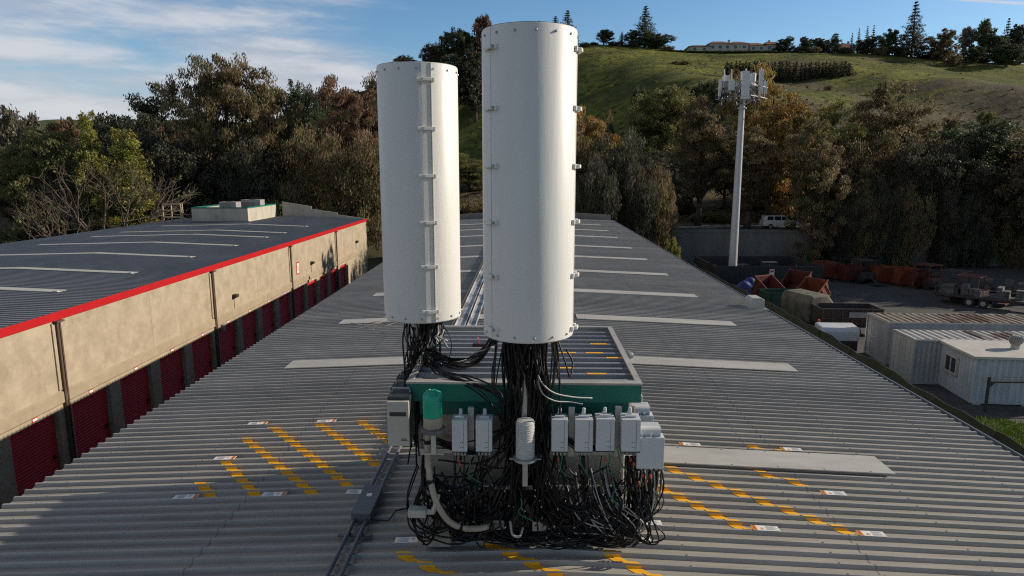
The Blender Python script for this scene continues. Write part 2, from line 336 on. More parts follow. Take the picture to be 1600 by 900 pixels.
def hill_material():
    m = bpy.data.materials.new('hill_grass'); m.use_nodes = True; nt = m.node_tree; N = nt.nodes; L = nt.links; b = N['Principled BSDF']
    b.inputs['Roughness'].default_value = .95; b.inputs['Specular IOR Level'].default_value = .1
    tc = N.new('ShaderNodeTexCoord')
    def noise(sc, det, st=(1, 1, 1), rot=0):
        mp = N.new('ShaderNodeMapping'); mp.inputs['Scale'].default_value = st; mp.inputs['Rotation'].default_value = (0, 0, rot); L.new(tc.outputs['Object'], mp.inputs[0])
        n = N.new('ShaderNodeTexNoise'); n.inputs['Scale'].default_value = sc; n.inputs['Detail'].default_value = det; n.inputs['Roughness'].default_value = .62; L.new(mp.outputs[0], n.inputs['Vector']); return n.outputs['Fac']
    def mr(v, a, b_, lo=0., hi=1.):
        r = N.new('ShaderNodeMapRange'); r.inputs[1].default_value = a; r.inputs[2].default_value = b_; r.inputs[3].default_value = lo; r.inputs[4].default_value = hi; L.new(v, r.inputs[0]); return r.outputs[0]
    def mix(f, a, b_):
        x = N.new('ShaderNodeMix'); x.data_type = 'RGBA'; L.new(f, x.inputs[0])
        for i, q in ((6, a), (7, b_)):
            if isinstance(q, tuple): x.inputs[i].default_value = (*q, 1)
            else: L.new(q, x.inputs[i])
        return x.outputs[2]
    g = mix(mr(noise(.035, 8, (1, .6, 1)), .35, .65), (.105, .125, .028), (.25, .25, .048))
    g = mix(mr(noise(.35, 9), .42, .66), g, (.055, .062, .026)); g = mix(mr(noise(.9, 9, (1, .5, 1)), .56, .72), g, (.15, .13, .06)); g = mix(mr(noise(.055, 10, (.45, 1.4, 1), .2), .5, .64), g, (.075, .085, .03))
    # dry brown brush, mostly lower on the right flank
    sp = N.new('ShaderNodeSeparateXYZ'); L.new(tc.outputs['Object'], sp.inputs[0])
    lowr = N.new('ShaderNodeMath'); lowr.operation = 'MULTIPLY'; L.new(mr(sp.outputs[0], 35, 100), lowr.inputs[0]); L.new(mr(sp.outputs[1], 268, 225), lowr.inputs[1])
    low = N.new('ShaderNodeMath'); low.operation = 'MAXIMUM'; L.new(lowr.outputs[0], low.inputs[0]); L.new(mr(sp.outputs[1], 165, 125), low.inputs[1])
    nb = N.new('ShaderNodeMath'); nb.operation = 'ADD'; L.new(noise(.02, 9, (.5, 1, 1), .5), nb.inputs[0])
    k = N.new('ShaderNodeMath'); k.operation = 'MULTIPLY_ADD'; L.new(low.outputs[0], k.inputs[0]); k.inputs[1].default_value = .22; k.inputs[2].default_value = -.09; L.new(k.outputs[0], nb.inputs[1])
    br = mix(mr(noise(.3, 6), .4, .6), (.145, .115, .072), (.08, .072, .045))
    g = mix(mr(nb.outputs[0], .51, .58), g, br)
    L.new(g, b.inputs['Base Color'])
    bp = N.new('ShaderNodeBump'); bp.inputs['Strength'].default_value = 1.; bp.inputs['Distance'].default_value = 1.6; L.new(noise(.75, 9), bp.inputs['Height']); L.new(bp.outputs[0], b.inputs['Normal'])
    return m
hill_mat = hill_material()
ground_mat = material('ground_dirt', (.085, .075, .05), .95, 0, (.06, .075, .03), .15, 1, 9, bump=.5, bscale=6, spec=.1, col3=(.05, .045, .035), n3=.6)
xs = list(np.arange(-320, 400.1, 4.)); xs = [-1480, -1000, -700, -450] + xs + [550, 900, 1480]
ys = list(np.arange(100, 340, 2.5)) + [350, 365, 385, 410, 450, 520, 650, 900, 1480]
tag(grid_mesh('hillside', xs, ys, height, hill_mat), kind='structure')
xs = [-1480, -800, -300] + list(np.arange(-120, 141, 4.)) + [300, 800, 1480]
ys = [-300, -60, 0, 40, 78, 80, 82] + [82.5, 83.2, 84, 86, 90, 94, 97, 100]
def flat_h(x, y): return height(x, min(y, 99.99)) - .02 if y < 100 else height(x, 100)
tag(grid_mesh('ground', xs, ys, flat_h, ground_mat), kind='structure')
# far hills on the left
b = MB()
def far_hill(y, x0, x1, pts, depth=150):
    n = 60
    row0 = []; row1 = []; row2 = []
    for i in range(n+1):
        x = x0 + (x1-x0)*i/n
        z = float(np.interp(x, [p[0] for p in pts], [p[1] for p in pts])) + 1.5*math.sin(x*.02)+.8*math.sin(x*.07)
        row0.append((x, y-depth, 2.)); row1.append((x, y, z)); row2.append((x, y+depth, 2.))
    vs_ = row0+row1+row2; m_ = n+1
    b.add(vs_, [(j*m_+i, j*m_+i+1, (j+1)*m_+i+1, (j+1)*m_+i) for j in range(2) for i in range(n)])
far_hill(900, -1100, -150, [(-1100, 50), (-760, 70), (-640, 79), (-560, 74), (-430, 80), (-330, 72), (-150, 40)])
tag(b.build('distant_hills', material('distant_hill_grass', (.085, .11, .05), .95, 0, (.05, .065, .035), .02, 1, spec=.1), smooth='all'), kind='structure')

def sheet(name, poly, z, mat):
    me = bpy.data.meshes.new(name); me.from_pydata([(x, y, z) for x, y in poly], [], [tuple(range(len(poly)))]); me.materials.append(mat)
    o = bpy.data.objects.new(name, me); COL.objects.link(o); return tag(o, kind='structure')
sheet('driveway', [(-17.2, -20), (-6.2, -20), (-6.2, 80), (-17.2, 80)], .0, asphalt)
sheet('yard', [(7, 20), (80, 20), (80, 81.6), (7, 81.6)], .0, gravel)
sheet('road', [(14, 85.5), (120, 85.5), (120, 94), (14, 94)], 4.01, asphalt)
# kerb of the upper road
tag(MB().box(14, 120, 85.2, 85.5, 3.9, 4.13).build('road_kerb', concrete), kind='structure')

# ------------------------------------------------------------------ main warehouse
RX, RZ, RS = .3, 7.76, .043
EL_, ER_ = -6.28, 6.92
ROOF_Y0, ROOF_Y1 = -2.0, 54.2
PITCH = .183
def rz(x): return RZ - RS * abs(x - RX)
PROF = [(0, 0), (.014, .043), (.042, .043), (.057, 0)]
def profile(y0, y1, pitch=PITCH, prof=PROF):
    k0 = math.ceil(y0 / pitch); k1 = math.floor((y1 - .07) / pitch); out = [(y0, 0.)]
    for k in range(k0, k1+1):
        for a, h in prof: out.append((k*pitch + a, h))
    out.append((y1, 0.)); return out
def corrugated(xs, zf, y0, y1, pitch=PITCH, hs=1., prof=PROF):
    pr = profile(y0, y1, pitch, prof); b = MB(); n = len(xs)
    vs_ = [(x, y, zf(x) + h*hs) for y, h in pr for x in xs]
    b.add(vs_, [(j*n+i, j*n+i+1, (j+1)*n+i+1, (j+1)*n+i) for j in range(len(pr)-1) for i in range(n-1)])
    return b
wh = thing('warehouse', (0, 0, 0), 'long low warehouse with ribbed grey metal roof under the antenna shelter', 'warehouse')
corrugated([EL_-.05, -3, RX-.25, RX-.08, RX+.08, RX+.25, 3.5, ER_+.05], rz, ROOF_Y0, ROOF_Y1).build('roof', roof_metal, wh)
b = MB()
for k in range(22, 120):
    for i_, x in enumerate(np.arange(-5.9, 6.9, 1.5)):
        y = k*PITCH+.028; z = rz(x)+.043; b.box(x-.007, x+.007, y-.007, y+.007, z-.001, z+.006)
o = b.build('roof_screws', galv, wh); o['kind'] = 'stuff'
for x in (-3.35, 3.45):
    corrugated([x, x+.008], lambda q: rz(q)+.0025, ROOF_Y0+.01, ROOF_Y1-.01).build('sheet_lap', lap_grey, wh)
b = MB(); b.prism([(EL_, 0), (ER_, 0), (ER_, rz(ER_)-.06), (RX, RZ-.06), (EL_, rz(EL_)-.06)], ROOF_Y0+.1, ROOF_Y1-.1, 'y')
b.build('wall', stucco, wh)
b = MB(); z = rz(ER_)
for (x0, x1, z0, z1) in ((ER_+.055, ER_+.075, z-.14, z+.0), (ER_+.055, ER_+.15, z-.155, z-.14), (ER_+.135, ER_+.15, z-.14, z+.03)):
    b.box(x0, x1, ROOF_Y0, ROOF_Y1, z0, z1)
b.build('gutter', galv, wh)
# low parapet at the far end
b = MB(); b.prism([(EL_, rz(EL_)-.1), (ER_-.1, rz(ER_)-.1), (ER_-.1, rz(ER_)+.45), (3.6, rz(3.6)+.5), (3.6, rz(3.6)+.75), (RX, RZ+.85), (-3, rz(-3)+.75), (-3, rz(-3)+.5), (EL_, rz(EL_)+.45)], ROOF_Y1+.01, ROOF_Y1+.2, 'y')
b.build('parapet', concrete, wh)
MB().box(EL_, ER_-.05, ROOF_Y1+.21, 66., 0, 7.25).build('hidden_shade_block', stucco, wh)  # unseen block added behind the parapet to shade the left building's far doors
def slab_on_roof(x0, x1, y0, y1, t0, t1):
    b = MB()
    vs_ = [(x, y, rz(x)+t) for t in (t0, t1) for y in (y0, y1) for x in (x0, x1)]
    b.add(vs_, [(0, 2, 3, 1), (4, 5, 7, 6), (0, 1, 5, 4), (2, 6, 7, 3), (0, 4, 6, 2), (1, 3, 7, 5)])
    return b
SKY_Y = [8.46, 13.02, 16.92, 20.8, 25.15, 29.5, 33.9, 39.3, 43.7, 48.4]
for y in SKY_Y:
    s = slab_on_roof(1.3, 5.37 if y > 9 else 4.8, y-.27, y+.27, .044, .058)
    for xx in np.arange(1.5, 5.2, .6):
        s.lathe([(.012, 0), (.012, .006)], (xx, y-.24, rz(xx)+.058), 6); s.lathe([(.012, 0), (.012, .006)], (xx, y+.24, rz(xx)+.058), 6)
    s.build('skylight', skylight_mat, wh)
    if y > 9: slab_on_roof(-4.85, -.85, y-.27, y+.27, .044, .058).build('skylight', skylight_mat, wh)
# painted yellow stripes that follow the ribs
def stripe(p0, p1, w, base=0., zf=rz, name='painted_stripe', parent=wh):
    (xa, ya), (xb, yb) = p0, p1
    if ya > yb: xa, ya, xb, yb = xb, yb, xa, ya
    b = MB(); pts = []
    k0 = math.floor(ya/PITCH)-1; k1 = math.ceil(yb/PITCH)+1
    ys_ = []
    for k in range(k0, k1+1):
        for a, h, dy in ((0, 0, -.003), (.014, .043, -.003), (.042, .043, .003), (.057, 0, .003)):
            ys_.append((k*PITCH+a+dy, h))
    def h_at(y):
        return float(np.interp(y, [q[0] for q in ys_], [q[1] for q in ys_]))
    rows = [(ya, h_at(ya))] + [q for q in ys_ if ya < q[0] < yb] + [(yb, h_at(yb))]
    extra = []
    for q0, q1 in zip(rows, rows[1:]):
        extra.append((*q0, 1))
        if q1[1]-q0[1] > .02 and q1[0]-q0[0] < .03:
            f_ = .6; extra[-1] = (*q0, 1); extra.append((q0[0]+(q1[0]-q0[0])*f_, q0[1]+(q1[1]-q0[1])*f_, 0))
    extra.append((*rows[-1], 1)); keepf = [e[2] for e in extra]; rows = [e[:2] for e in extra]
    vs_ = []
    for y, h in rows:
        x = xa + (xb-xa)*(y-ya)/(yb-ya)
        for q in (-w/2, w/2): vs_.append((x+q, y, zf(x+q)+h+.004+base))
    b.add(vs_, [(2*i, 2*i+1, 2*i+3, 2*i+2) for i in range(len(rows)-1) if keepf[i]])
    return b.build(name, yellow_paint, parent)
for s in [((1.55, 7.62), (2.42, 6.62)), ((1.75, 8.18), (3.62, 6.62)), ((2.9, 8.16), (3.57, 7.75)), ((2.18, 8.86), (2.5, 8.74)), ((3.18, 8.98), (3.66, 8.76)),
          ((-.42, 6.27), (.48, 5.5)), ((.78, 6.12), (1.3, 5.6)), ((-1.3, 6.12), (-.6, 5.6)),
          ((-4.17, 7.86), (-3.8, 7.42)), ((-4.12, 8.47), (-3.25, 7.42)), ((-4.21, 9.29), (-2.55, 7.42)), ((-3.93, 9.69), (-2.17, 7.6)), ((-3.28, 9.82), (-1.94, 8.15)), ((-2.62, 9.84), (-1.96, 8.95))]:
    stripe(s[0], s[1], .155)
# warning signs stuck in the pans of the roof
def sign_proto():
    t = thing('warning_sign')
    MB().box(-.145, .145, -.052, .052, 0, .004).build('plate', sign_white, t)
    o = MB().box(-.143, -.095, -.05, .05, .004, .0055).build('orange_panel', sign_orange, t)
    MB().prism([(-.06, -.03), (-.02, -.03), (-.04, .012)], .0041, .0058, 'z').build('warning_triangle', sign_orange, t)
    b = MB()
    for i in range(7): b.box(.005, .13-.02*(i % 3), .036-i*.0125, .0395-i*.0125, .0041, .0054)
    b.build('text_lines', sign_grey, t)
    b = MB()
    for i in range(5): b.box(-.128, -.112, .03-i*.016, .039-i*.016, .0056, .0062)
    b.build('heading_text', sign_black, t); return t
sp = sign_proto(); first = True
SIGNS = [(2.30, 8.96, 0, 'warning sticker just beyond the wide near skylight, beside the stacked radio boxes'),
 (3.71, 8.96, 0, 'warning sticker beyond the wide near skylight, the one farther from the shelter'),
 (3.72, 7.62, 0, 'warning sticker nearer than the wide skylight, at the end of the short stripe'),
 (2.58, 6.66, 0, 'warning sticker at the near end of the shorter long stripe right of the cables'),
 (3.71, 6.66, 0, 'warning sticker at the near end of the longest yellow stripe, rightmost in the foreground'),
 (1.32, 6.64, 0, 'warning sticker on the roof right beside the hanging cable tangle'),
 (1.14, 6.26, 0, 'warning sticker nearest the viewer, in sunlight at the right foot of the shelter'),
 (-4.18, 9.78, PI, 'warning sticker at the far end of the left stripes, left of the far pair'),
 (-3.1, 9.8, PI, 'warning sticker at the far end of the left stripes, right of the far pair'),
 (-4.12, 8.58, PI, 'warning sticker in sunlight at the far end of the second stripe on the left slope'),
 (-4.1, 7.42, PI, 'shaded warning sticker beside the shortest yellow stripe, leftmost on the roof'),
 (-3.02, 7.44, PI, 'shaded warning sticker between two yellow stripe ends on the left slope'),
 (-2.0, 7.4, PI, 'shaded warning sticker close to the grey conduit junction box'),
 (-1.2, 6.26, PI, 'shaded warning sticker in front of the shelter by the grey conduits')]
for i, (x, y, a, lab) in enumerate(SIGNS):
    o = sp if i == 0 else copy_tree(sp)
    k = math.floor(y/PITCH); yy = k*PITCH + .014 + .054
    o.location = (x, yy, rz(x)+.0455); o.rotation_euler = (0, math.atan(RS)*(1 if x > RX else -1)*(1 if a == 0 else -1), a)
    tag(o, lab, 'warning sign', 'warning stickers on the ribbed roof')
# roof vent hood at the eave
v = at_z(1183, 482, rz(6.75)); t = thing('roof_vent', (6.72, v.y, rz(6.72)), 'small white box vent hood at the right eave of the ribbed roof', 'roof vent')
b = MB(); b.prism([(-.20, .02), (.22, .02), (.22, .30), (.12, .36), (-.14, .36), (-.20, .30)], -.26, .26, 'y'); b.build('hood', skylight_mat, t, bevel=.02)
MB().box(-.3, .3, -.34, .34, .0, .02+.02).build('flashing', galv, t)
# conduits and junction box, cable tray
t = thing('roof_conduit', (0, 0, 0), 'pair of grey conduits running along the roof left of the shelter', 'conduit')
for dx in (0, .13):
    MB().tube([(-1.86+dx, 4.0, rz(-1.9)+.085), (-1.86+dx, 8.6, rz(-1.9)+.085), (-1.86+dx, 11., rz(-1.9)+.085)], .023, 10).build('pipe', grey_metal, t, smooth=True)
for y in (4.9, 6.4, 8.9, 10.4): MB().box(-1.97, -1.62, y-.025, y+.025, rz(-1.8)+.044, rz(-1.8)+.062).build('strut', grey_metal, t)
t = thing('junction_box', (-1.79, 6.98, rz(-1.78)+.045), 'grey conduit junction box with a small white sticker, on the roof left of the shelter', 'junction box')
MB().box(-.105, .105, -.33, .33, 0, .11).build('body', grey_metal, t, bevel=.008)
MB().box(-.11, .11, -.335, .335, .111, .12).build('lid', grey_metal, t, bevel=.003)
MB().box(-.03, .03, .05, .12, .1205, .1225).build('sticker', sign_white, t)
MB().tube([(.1, -.3, .03), (.3, -.32, .03), (.34, -.1, .03), (.45, -.05, .03)], .009, 6).build('lead', black_rubber, t, smooth=True)
t = thing('cable_tray', (-1.45, 0, rz(-1.45)+.04), 'long weathered grey cable tray on the roof behind the shelter', 'cable tray')
for x0, x1 in ((-.27, -.02), (.03, .24)):
    b = MB(); b.box(x0, x1, 9.3, 34, .05, .07); b.box(x0, x0+.012, 9.3, 34, .071, .12); b.box(x1-.012, x1, 9.3, 34, .071, .12); b.build('tray', tray_mat, t)
MB().tube([(-.35, 9.3, .1), (-.35, 34, .1)], .03, 8).build('pipe', dark_steel, t, smooth=True)
for y in range(10, 34, 3): MB().box(-.42, .3, y, y+.05, 0, .045).build('strut', galv, t)
# loose pale wires on the left slope
b = MB()
for i in range(7):
    p = at_z(535+rnd.uniform(0, 40), 503+rnd.uniform(0, 14), 7.6); pts = [p]
    for k in range(4): pts.append(pts[-1]+Vector((rnd.uniform(.1, .55), rnd.uniform(-.35, .35), 0)))
    for q in pts: q.z = rz(q.x)+.06+rnd.uniform(0, .05)
    b.tube(spline(pts, 4), .006, 4)
tag(b.build('loose_wires', white_cable), 'pale loose wires lying curled on the left roof slope below the smaller canister', 'wire')

# ------------------------------------------------------------------ rooftop shelter
SX0, SX1, SY0, SY1, SZ = -1.17, 1.13, 6.27, 8.68, 9.43
sh = thing('equipment_shelter', (0, 0, 0), 'square rooftop shelter with teal fascia and recessed ribbed metal deck', 'equipment shelter')
b = MB(); b.box(SX0+.12, SX1-.12, SY0+.14, SY1-.1, 7.6, SZ-.17); b.build('wall', wall_beige, sh, bevel=.03)
b = MB(); b.box(SX0+.1, SX1-.1, SY0+.118, SY0+.138, SZ-.36, SZ-.2); b.build('upper_wall_panel', teal, sh)
b = MB()
MB().box(SX0, SX1, SY1-.03, SY1, SZ-.18, SZ-.002).build('rear_board', coping_mat, sh)
for (x0, x1, y0, y1) in ((SX0, SX1, SY0, SY0+.03), (SX0, SX0+.03, SY0+.031, SY1-.031), (SX1-.03, SX1, SY0+.031, SY1-.031)):
    b.box(x0, x1, y0, y1, SZ-.18, SZ-.002)
b.build('fascia', teal, sh)
b = MB()
for (x0, x1, y0, y1) in ((SX0-.01, SX1+.01, SY0-.01, SY0+.085), (SX0-.01, SX1+.01, SY1-.05, SY1+.01), (SX0-.01, SX0+.05, SY0+.086, SY1-.051), (SX1-.05, SX1+.01, SY0+.086, SY1-.051)):
    b.box(x0, x1, y0, y1, SZ, SZ+.02)
b.build('coping', coping_mat, sh)
deckz = lambda x: SZ-.072
DP = .2; k = 0
b = corrugated([SX0+.032, SX1-.032], deckz, SY0+.04, SY1-.04, DP, 1.9, [(0, 0), (.02, .036), (.07, .036), (.09, 0)])
b.build('roof_deck', material('deck_metal', (.26, .27, .29), .5, .1, (.17, .175, .19), 2, 1, 6, (.3, 1, 1)), sh)
b = MB()
for px, py in ((935, 541), (886, 553), (930, 559), (963, 567), (880, 584), (932, 588), (1010, 700)):
    if py > 600: continue
    p = at_z(px, py, SZ-.03); kk = round(p.y/DP)
    b.box(p.x-.1, p.x+.1, kk*DP+.022, kk*DP+.066, SZ-.072+.0685, SZ-.072+.0715)
b.build('painted_marks', yellow_paint, sh)
b = MB(); b.box(SX0+.14, -.75, SY0-.13, SY0+.135, 7.75, 7.99); b.build('plinth', wall_beige, sh, bevel=.02)
MB().box(SX0+.06, SX1-.04, SY0+.02, SY1+.05, 7.66, 7.83).build('base_flashing', grey_metal, sh)
# round floodlight on the edge
p = at_y(981, 555, 7.4); t = thing('floodlight', (SX1+.05, p.y, p.z), 'tiny grey round lamp on the right edge of the shelter roof', 'lamp')
MB().lathe([(.0, .05), (.03, .045), (.05, .0), (.05, -.01)], n=16, M=Matrix.Rotation(R(90), 4, 'Y')).build('lamp_head', galv, t, smooth=True)
MB().tube([(-.06, 0, -.03), (-.02, 0, -.03), (0, 0, 0)], .012, 6).build('bracket', galv, t, smooth=True)

# ------------------------------------------------------------------ antenna canisters
def canister(name, x, y, z0, z1, seam_px, lab, strip, pole_x, latch_l, latch_r, pole_bot, pole_dy=0.):
    t = thing(name, (x, y, z0), lab, 'antenna canister', 'white antenna canisters on the roof shelter'); rr = .412; h = z1-z0
    b = MB(); b.lathe([(rr-.012, .0), (rr, .012), (rr, h-.01), (rr-.006, h)], n=96, caps=False); b.lathe([(rr-.02, h-.02), (rr-.02, .004), (rr-.012, 0)], n=96, caps=False)
    b.build('shell', white_frp, t, smooth=True)
    b = MB(); b.lathe([(0.001, h-.008), (rr-.008, h-.008), (rr-.008, h+.004), (0.001, h+.012)], n=64, caps=False); b.build('lid', dark_plastic, t, smooth=True)
    b = MB(); b.lathe([(.001, .03), (rr-.025, .03), (rr-.025, .05), (.001, .05)], n=48, caps=False); b.build('bottom_plate', galv, t)
    def ang(px, py=300):      # angle on the shell seen at that pixel
        q = at_y(px, py, y); u = max(-.98, min(.98, (q.x-x)/rr)); return math.asin(u) + math.atan2(-x, y)*-1*0
    for a_deg in range(0, 360, 24):
        a = R(a_deg+7)
        for zz in (.05, h-.06):
            M = Matrix.Translation((rr*math.sin(a), -rr*math.cos(a), zz)) @ Matrix.Rotation(a, 4, 'Z') @ Matrix.Rotation(R(90), 4, 'X')
            MB().lathe([(.011, -.002), (.011, .006), (.006, .012)], n=8, M=M).build('bolt', galv, t)
    for px in seam_px:
        a = ang(px)
        M = Matrix.Rotation(a, 4, 'Z')
        if strip:
            b = MB(); n = 6; wv = .075
            prof = [(-wv, 0), (-wv, .007), (wv, .007), (wv, 0)]
            b.box(-.045, .045, -rr-.0085, -rr+.012, .01, h-.004, 0, M); b.box(.047, .056, -rr-.013, -rr+.01, .01, h-.004, 0, M); b.build('seam_strip', white_frp, t, bevel=.002)
        else:
            MB().box(-.003, .003, -rr-.0012, -rr+.01, .01, h-.004, 0, M).build('seam', galv, t)
        lat = latch_l if px == seam_px[0] else latch_r
        for py in lat:
            zz = at_y(px, py, y-rr*math.cos(a)).z - z0
            b = MB()
            b.box(-.09, -.03, -rr-.016, -rr+.012, zz-.02, zz+.02, 0, M); b.box(.045, .09, -rr-.016, -rr+.012, zz-.02, zz+.02, 0, M)
            b.prism([(-.035, zz-.016), (.048, zz-.016), (.056, zz-.008), (.056, zz+.008), (.048, zz+.016), (-.035, zz+.016)], -rr-.045, -rr-.014, 'y', 0, M)
            o = b.build('latch', white_latch, t, bevel=.004)
            b = MB(); b.box(.052, .066, -rr-.038, -rr-.018, zz-.012, zz+.012, 0, M); b.build('latch_pin', galv, o)
    b = MB(); b.tube([(pole_x, pole_dy, pole_bot-z0), (pole_x, pole_dy, .03)], .038, 16); b.build('pole', galv, t, smooth=True)
    b = MB(); b.tube([(pole_x, pole_dy, .03), (pole_x, pole_dy, -.12)], .06, 16); b.lathe([(.16, -.0), (.16, .028)], (pole_x, 0, 0), 24); b.build('flange', galv, t, smooth=True)
    return t
c_big = at_y(826.5, 300, 6.0).x
zb = at_y(824, 520, 6.0).z; zt = at_y(829, 50, 6.0).z
canister('antenna_canister', c_big, 6.0, zb, zt, (770, 897), 'taller-looking white cylindrical antenna canister standing in front on the shelter', False, -.03, (74, 169, 259, 347, 431, 513), (78, 170, 260, 346, 429, 511), 8.72, .1)
c_sm = at_y(656.5, 300, 7.08).x
zb2 = at_y(662, 493, 7.08).z; zt2 = at_y(651, 106, 7.08).z
canister('antenna_canister', c_sm, 7.08, zb2, zt2, (677,), 'white antenna canister farther back on the left with a raised vertical seam strip', True, -.06, (124, 201, 275, 348, 417, 487), (), 8.2)

# ------------------------------------------------------------------ radios and cabinets
def radio(x0, x1, yt, yb, Y, d, lab, fins=True, grp='slim grey radio units on the shelter front'):
    a = at_y(x0, yt, Y); c = at_y(x1, yb, Y); w = c.x-a.x; h = a.z-c.z
    t = thing('radio_unit', ((a.x+c.x)/2, Y, c.z), lab, 'radio unit', grp)
    MB().box(-w/2, w/2, 0, d*.86, 0, h).build('housing', grey_plastic, t, bevel=.006)
    b = MB()
    for i in range(9): b.box(-w/2+.012+i*(w-.03)/9, -w/2+.018+i*(w-.03)/9, d*.865, d, .01, h-.01)
    b.build('heat_sink', dark_plastic, t)
    b = MB(); b.box(-w/2-.002, w/2+.002, .01, d*.84, -.014, -.001); b.build('bottom_plate', dark_plastic, t)
    b = MB(); b.box(-w*.30, w*.30, d*.25, d*.38, h+.001, h+.022); b.box(-w*.12, w*.12, d*.55, d*.72, h+.001, h+.028); b.lathe([(.018, 0), (.018, .05), (.01, .055)], (w*.02, d*.62, h+.02), 10); b.build('carry_handle', grey_plastic, t, bevel=.003)
    b = MB()
    for dx in (.08, .2):
        for dz in (.14, .3): b.lathe([(.004, 0), (.004, .003)], n=8, M=Matrix.Translation((dx*w, -.0005, dz*h)) @ Matrix.Rotation(R(90), 4, 'X'))
    b.box(w*.27, w*.285, -.002, .004, .01, h-.01); b.build('screws', grey_metal, t)
    b = MB()
    for i in range(4):
        xx = -w*.34+i*w*.22
        b.tube([(xx, d*.3, -.012), (xx, d*.3, -.06)], .009, 8)
    b.build('connector', galv, t, smooth=True)
    return t
radio(705.5, 730, 657, 706, 6.0, .2, 'slim grey radio box, first from the left, next to the green-topped dome')
radio(743, 769, 657, 706, 6.0, .2, 'slim grey radio box, second from the left, with a bright right edge')
radio(862, 887, 656, 706, 6.0, .2, 'slim grey radio box just right of the ribbed white dome, third from the left')
radio(899, 926, 656, 706, 6.0, .2, 'slim grey radio box, fourth from the left in the front row')
radio(932, 960, 655, 705, 6.0, .2, 'slim grey radio box second from the right end of the front row')
radio(972, 1000, 656, 706, 5.97, .22, 'slim grey radio box at the right end of the front row')
b = MB()
for x in (736, 893, 966):
    p = at_y(x, 645, 6.15); q = at_y(x, 712, 6.15)
    t = thing('mounting_bracket', (p.x, 6.15, q.z), {736: 'grey steel bracket post between the two left radio boxes', 893: 'grey steel bracket post between the two middle radio boxes', 966: 'grey steel bracket post between the two right radio boxes'}[x], 'bracket', 'bracket posts between radio boxes')
    MB().box(-.03, .03, -.02, .03, 0, p.z-q.z+.06).build('post', galv, t, bevel=.004)
    for zz in (.08, .26): MB().box(-.10, .10, .031, .055, zz, zz+.05).build('arm', galv, t, bevel=.003)
    MB().box(-.04, .04, .056, .27, .1, .16).build('standoff', galv, t)
def side_box(x0, x1, yt, yb, Y, d, lab, cyls=True):
    a = at_y(x0, yt, Y); c = at_y(x1, yb, Y); w = c.x-a.x; h = a.z-c.z
    t = thing('side_radio_box', ((a.x+c.x)/2, Y, c.z), lab, 'radio box', 'white radio boxes on the right side of the shelter')
    MB().box(-w/2, w/2, 0, d*.5, 0, h).build('housing', grey_plastic, t, bevel=.008)
    if cyls:
        b = MB(); b.tube([(-w/2+.02, d*.32, h+.03), (w/2-.03, d*.32, h+.03)], .05, 14); b.build('canister_cap', antenna_mat, t, smooth=True)
        b = MB(); b.box(-w/2, w/2-.02, d*.52, d, .02, h+.06); b.build('rear_housing', grey_plastic, t, bevel=.006)
        b = MB()
        for i in range(3): b.lathe([(.012, 0), (.012, .03), (.006, .034)], (-w/2+.05+i*(w-.09)/2, d*.12, h), 8)
        b.build('lifting_lug', grey_plastic, t)
    b = MB()
    for i in range(5): b.tube([(-w/2+.03+i*(w-.06)/4, d*.25, -.05), (-w/2+.03+i*(w-.06)/4, d*.25, .0)], .012, 8)
    b.build('connector', dark_plastic, t, smooth=True)
side_box(996, 1037, 684, 733, 5.98, .26, 'large grey-white radio box lowest and nearest on the right side of the shelter')
side_box(990, 1020, 650, 690, 6.45, .26, 'white radio box in the middle of the three stepped boxes on the right side')
side_box(976, 1004, 619, 640, 6.85, .2, 'small white box farthest back and highest of the stepped right side boxes', False)
# left cabinets
a = at_y(604, 628, 6.05); c = at_y(640, 697, 6.05); w = c.x-a.x; h = a.z-c.z
t = thing('battery_cabinet', ((a.x+c.x)/2, 6.05, c.z), 'tall beige cabinet with a dark slot, nearest on the left side of the shelter', 'cabinet')
MB().box(-w/2, w/2, 0, .05, 0, h).build('front_panel', beige_cab, t, bevel=.005)
MB().box(-w/2-.005, w/2+.005, .052, .3, .01, h+.03).build('body', dark_plastic, t, bevel=.008)
MB().box(-w/2+.025, w/2-.025, -.004, .01, h*.68, h*.77).build('slot', dark_plastic, t)
MB().box(w*.12, w*.40, -.003, .01, h*.125, h*.14).build('label_line', dark_plastic, t); MB().box(w*.12, w*.38, -.003, .01, h*.155, h*.17).build('label_line', dark_plastic, t)
b = MB(); b.tube([(-w/2+.02, .2, h+.03), (-w/2+.02, .2, h+.07), (w/2-.02, .2, h+.07), (w/2-.02, .2, h+.03)], .012, 6); b.build('handle', galv, t)
for Y, x0, x1, yt, yb, lab in ((6.75, 614, 641, 605, 690, 'black finned unit behind the beige cabinet on the left side'), (7.3, 622, 646, 590, 660, 'black finned unit farthest back on the left side, under the rear canister')):
    a = at_y(x0, yt, Y); c = at_y(x1, yb, Y); w = c.x-a.x; h = a.z-c.z
    t = thing('finned_unit', ((a.x+c.x)/2, Y, c.z), lab, 'equipment box', 'black finned units left of the shelter')
    MB().box(-w/2, w/2, 0, .25, 0, h).build('housing', dark_plastic, t, bevel=.01)
    b = MB()
    for i in range(7): b.box(-w/2-.03, -w/2-.001, .02+i*.032, .032+i*.032, .02, h-.02)
    b.build('fins', dark_plastic, t)
    MB().tube([(-w/2+.02, .1, h), (-w/2+.02, .1, h+.04), (w/2-.02, .1, h+.04), (w/2-.02, .1, h)], .012, 6).build('handle', galv, t)
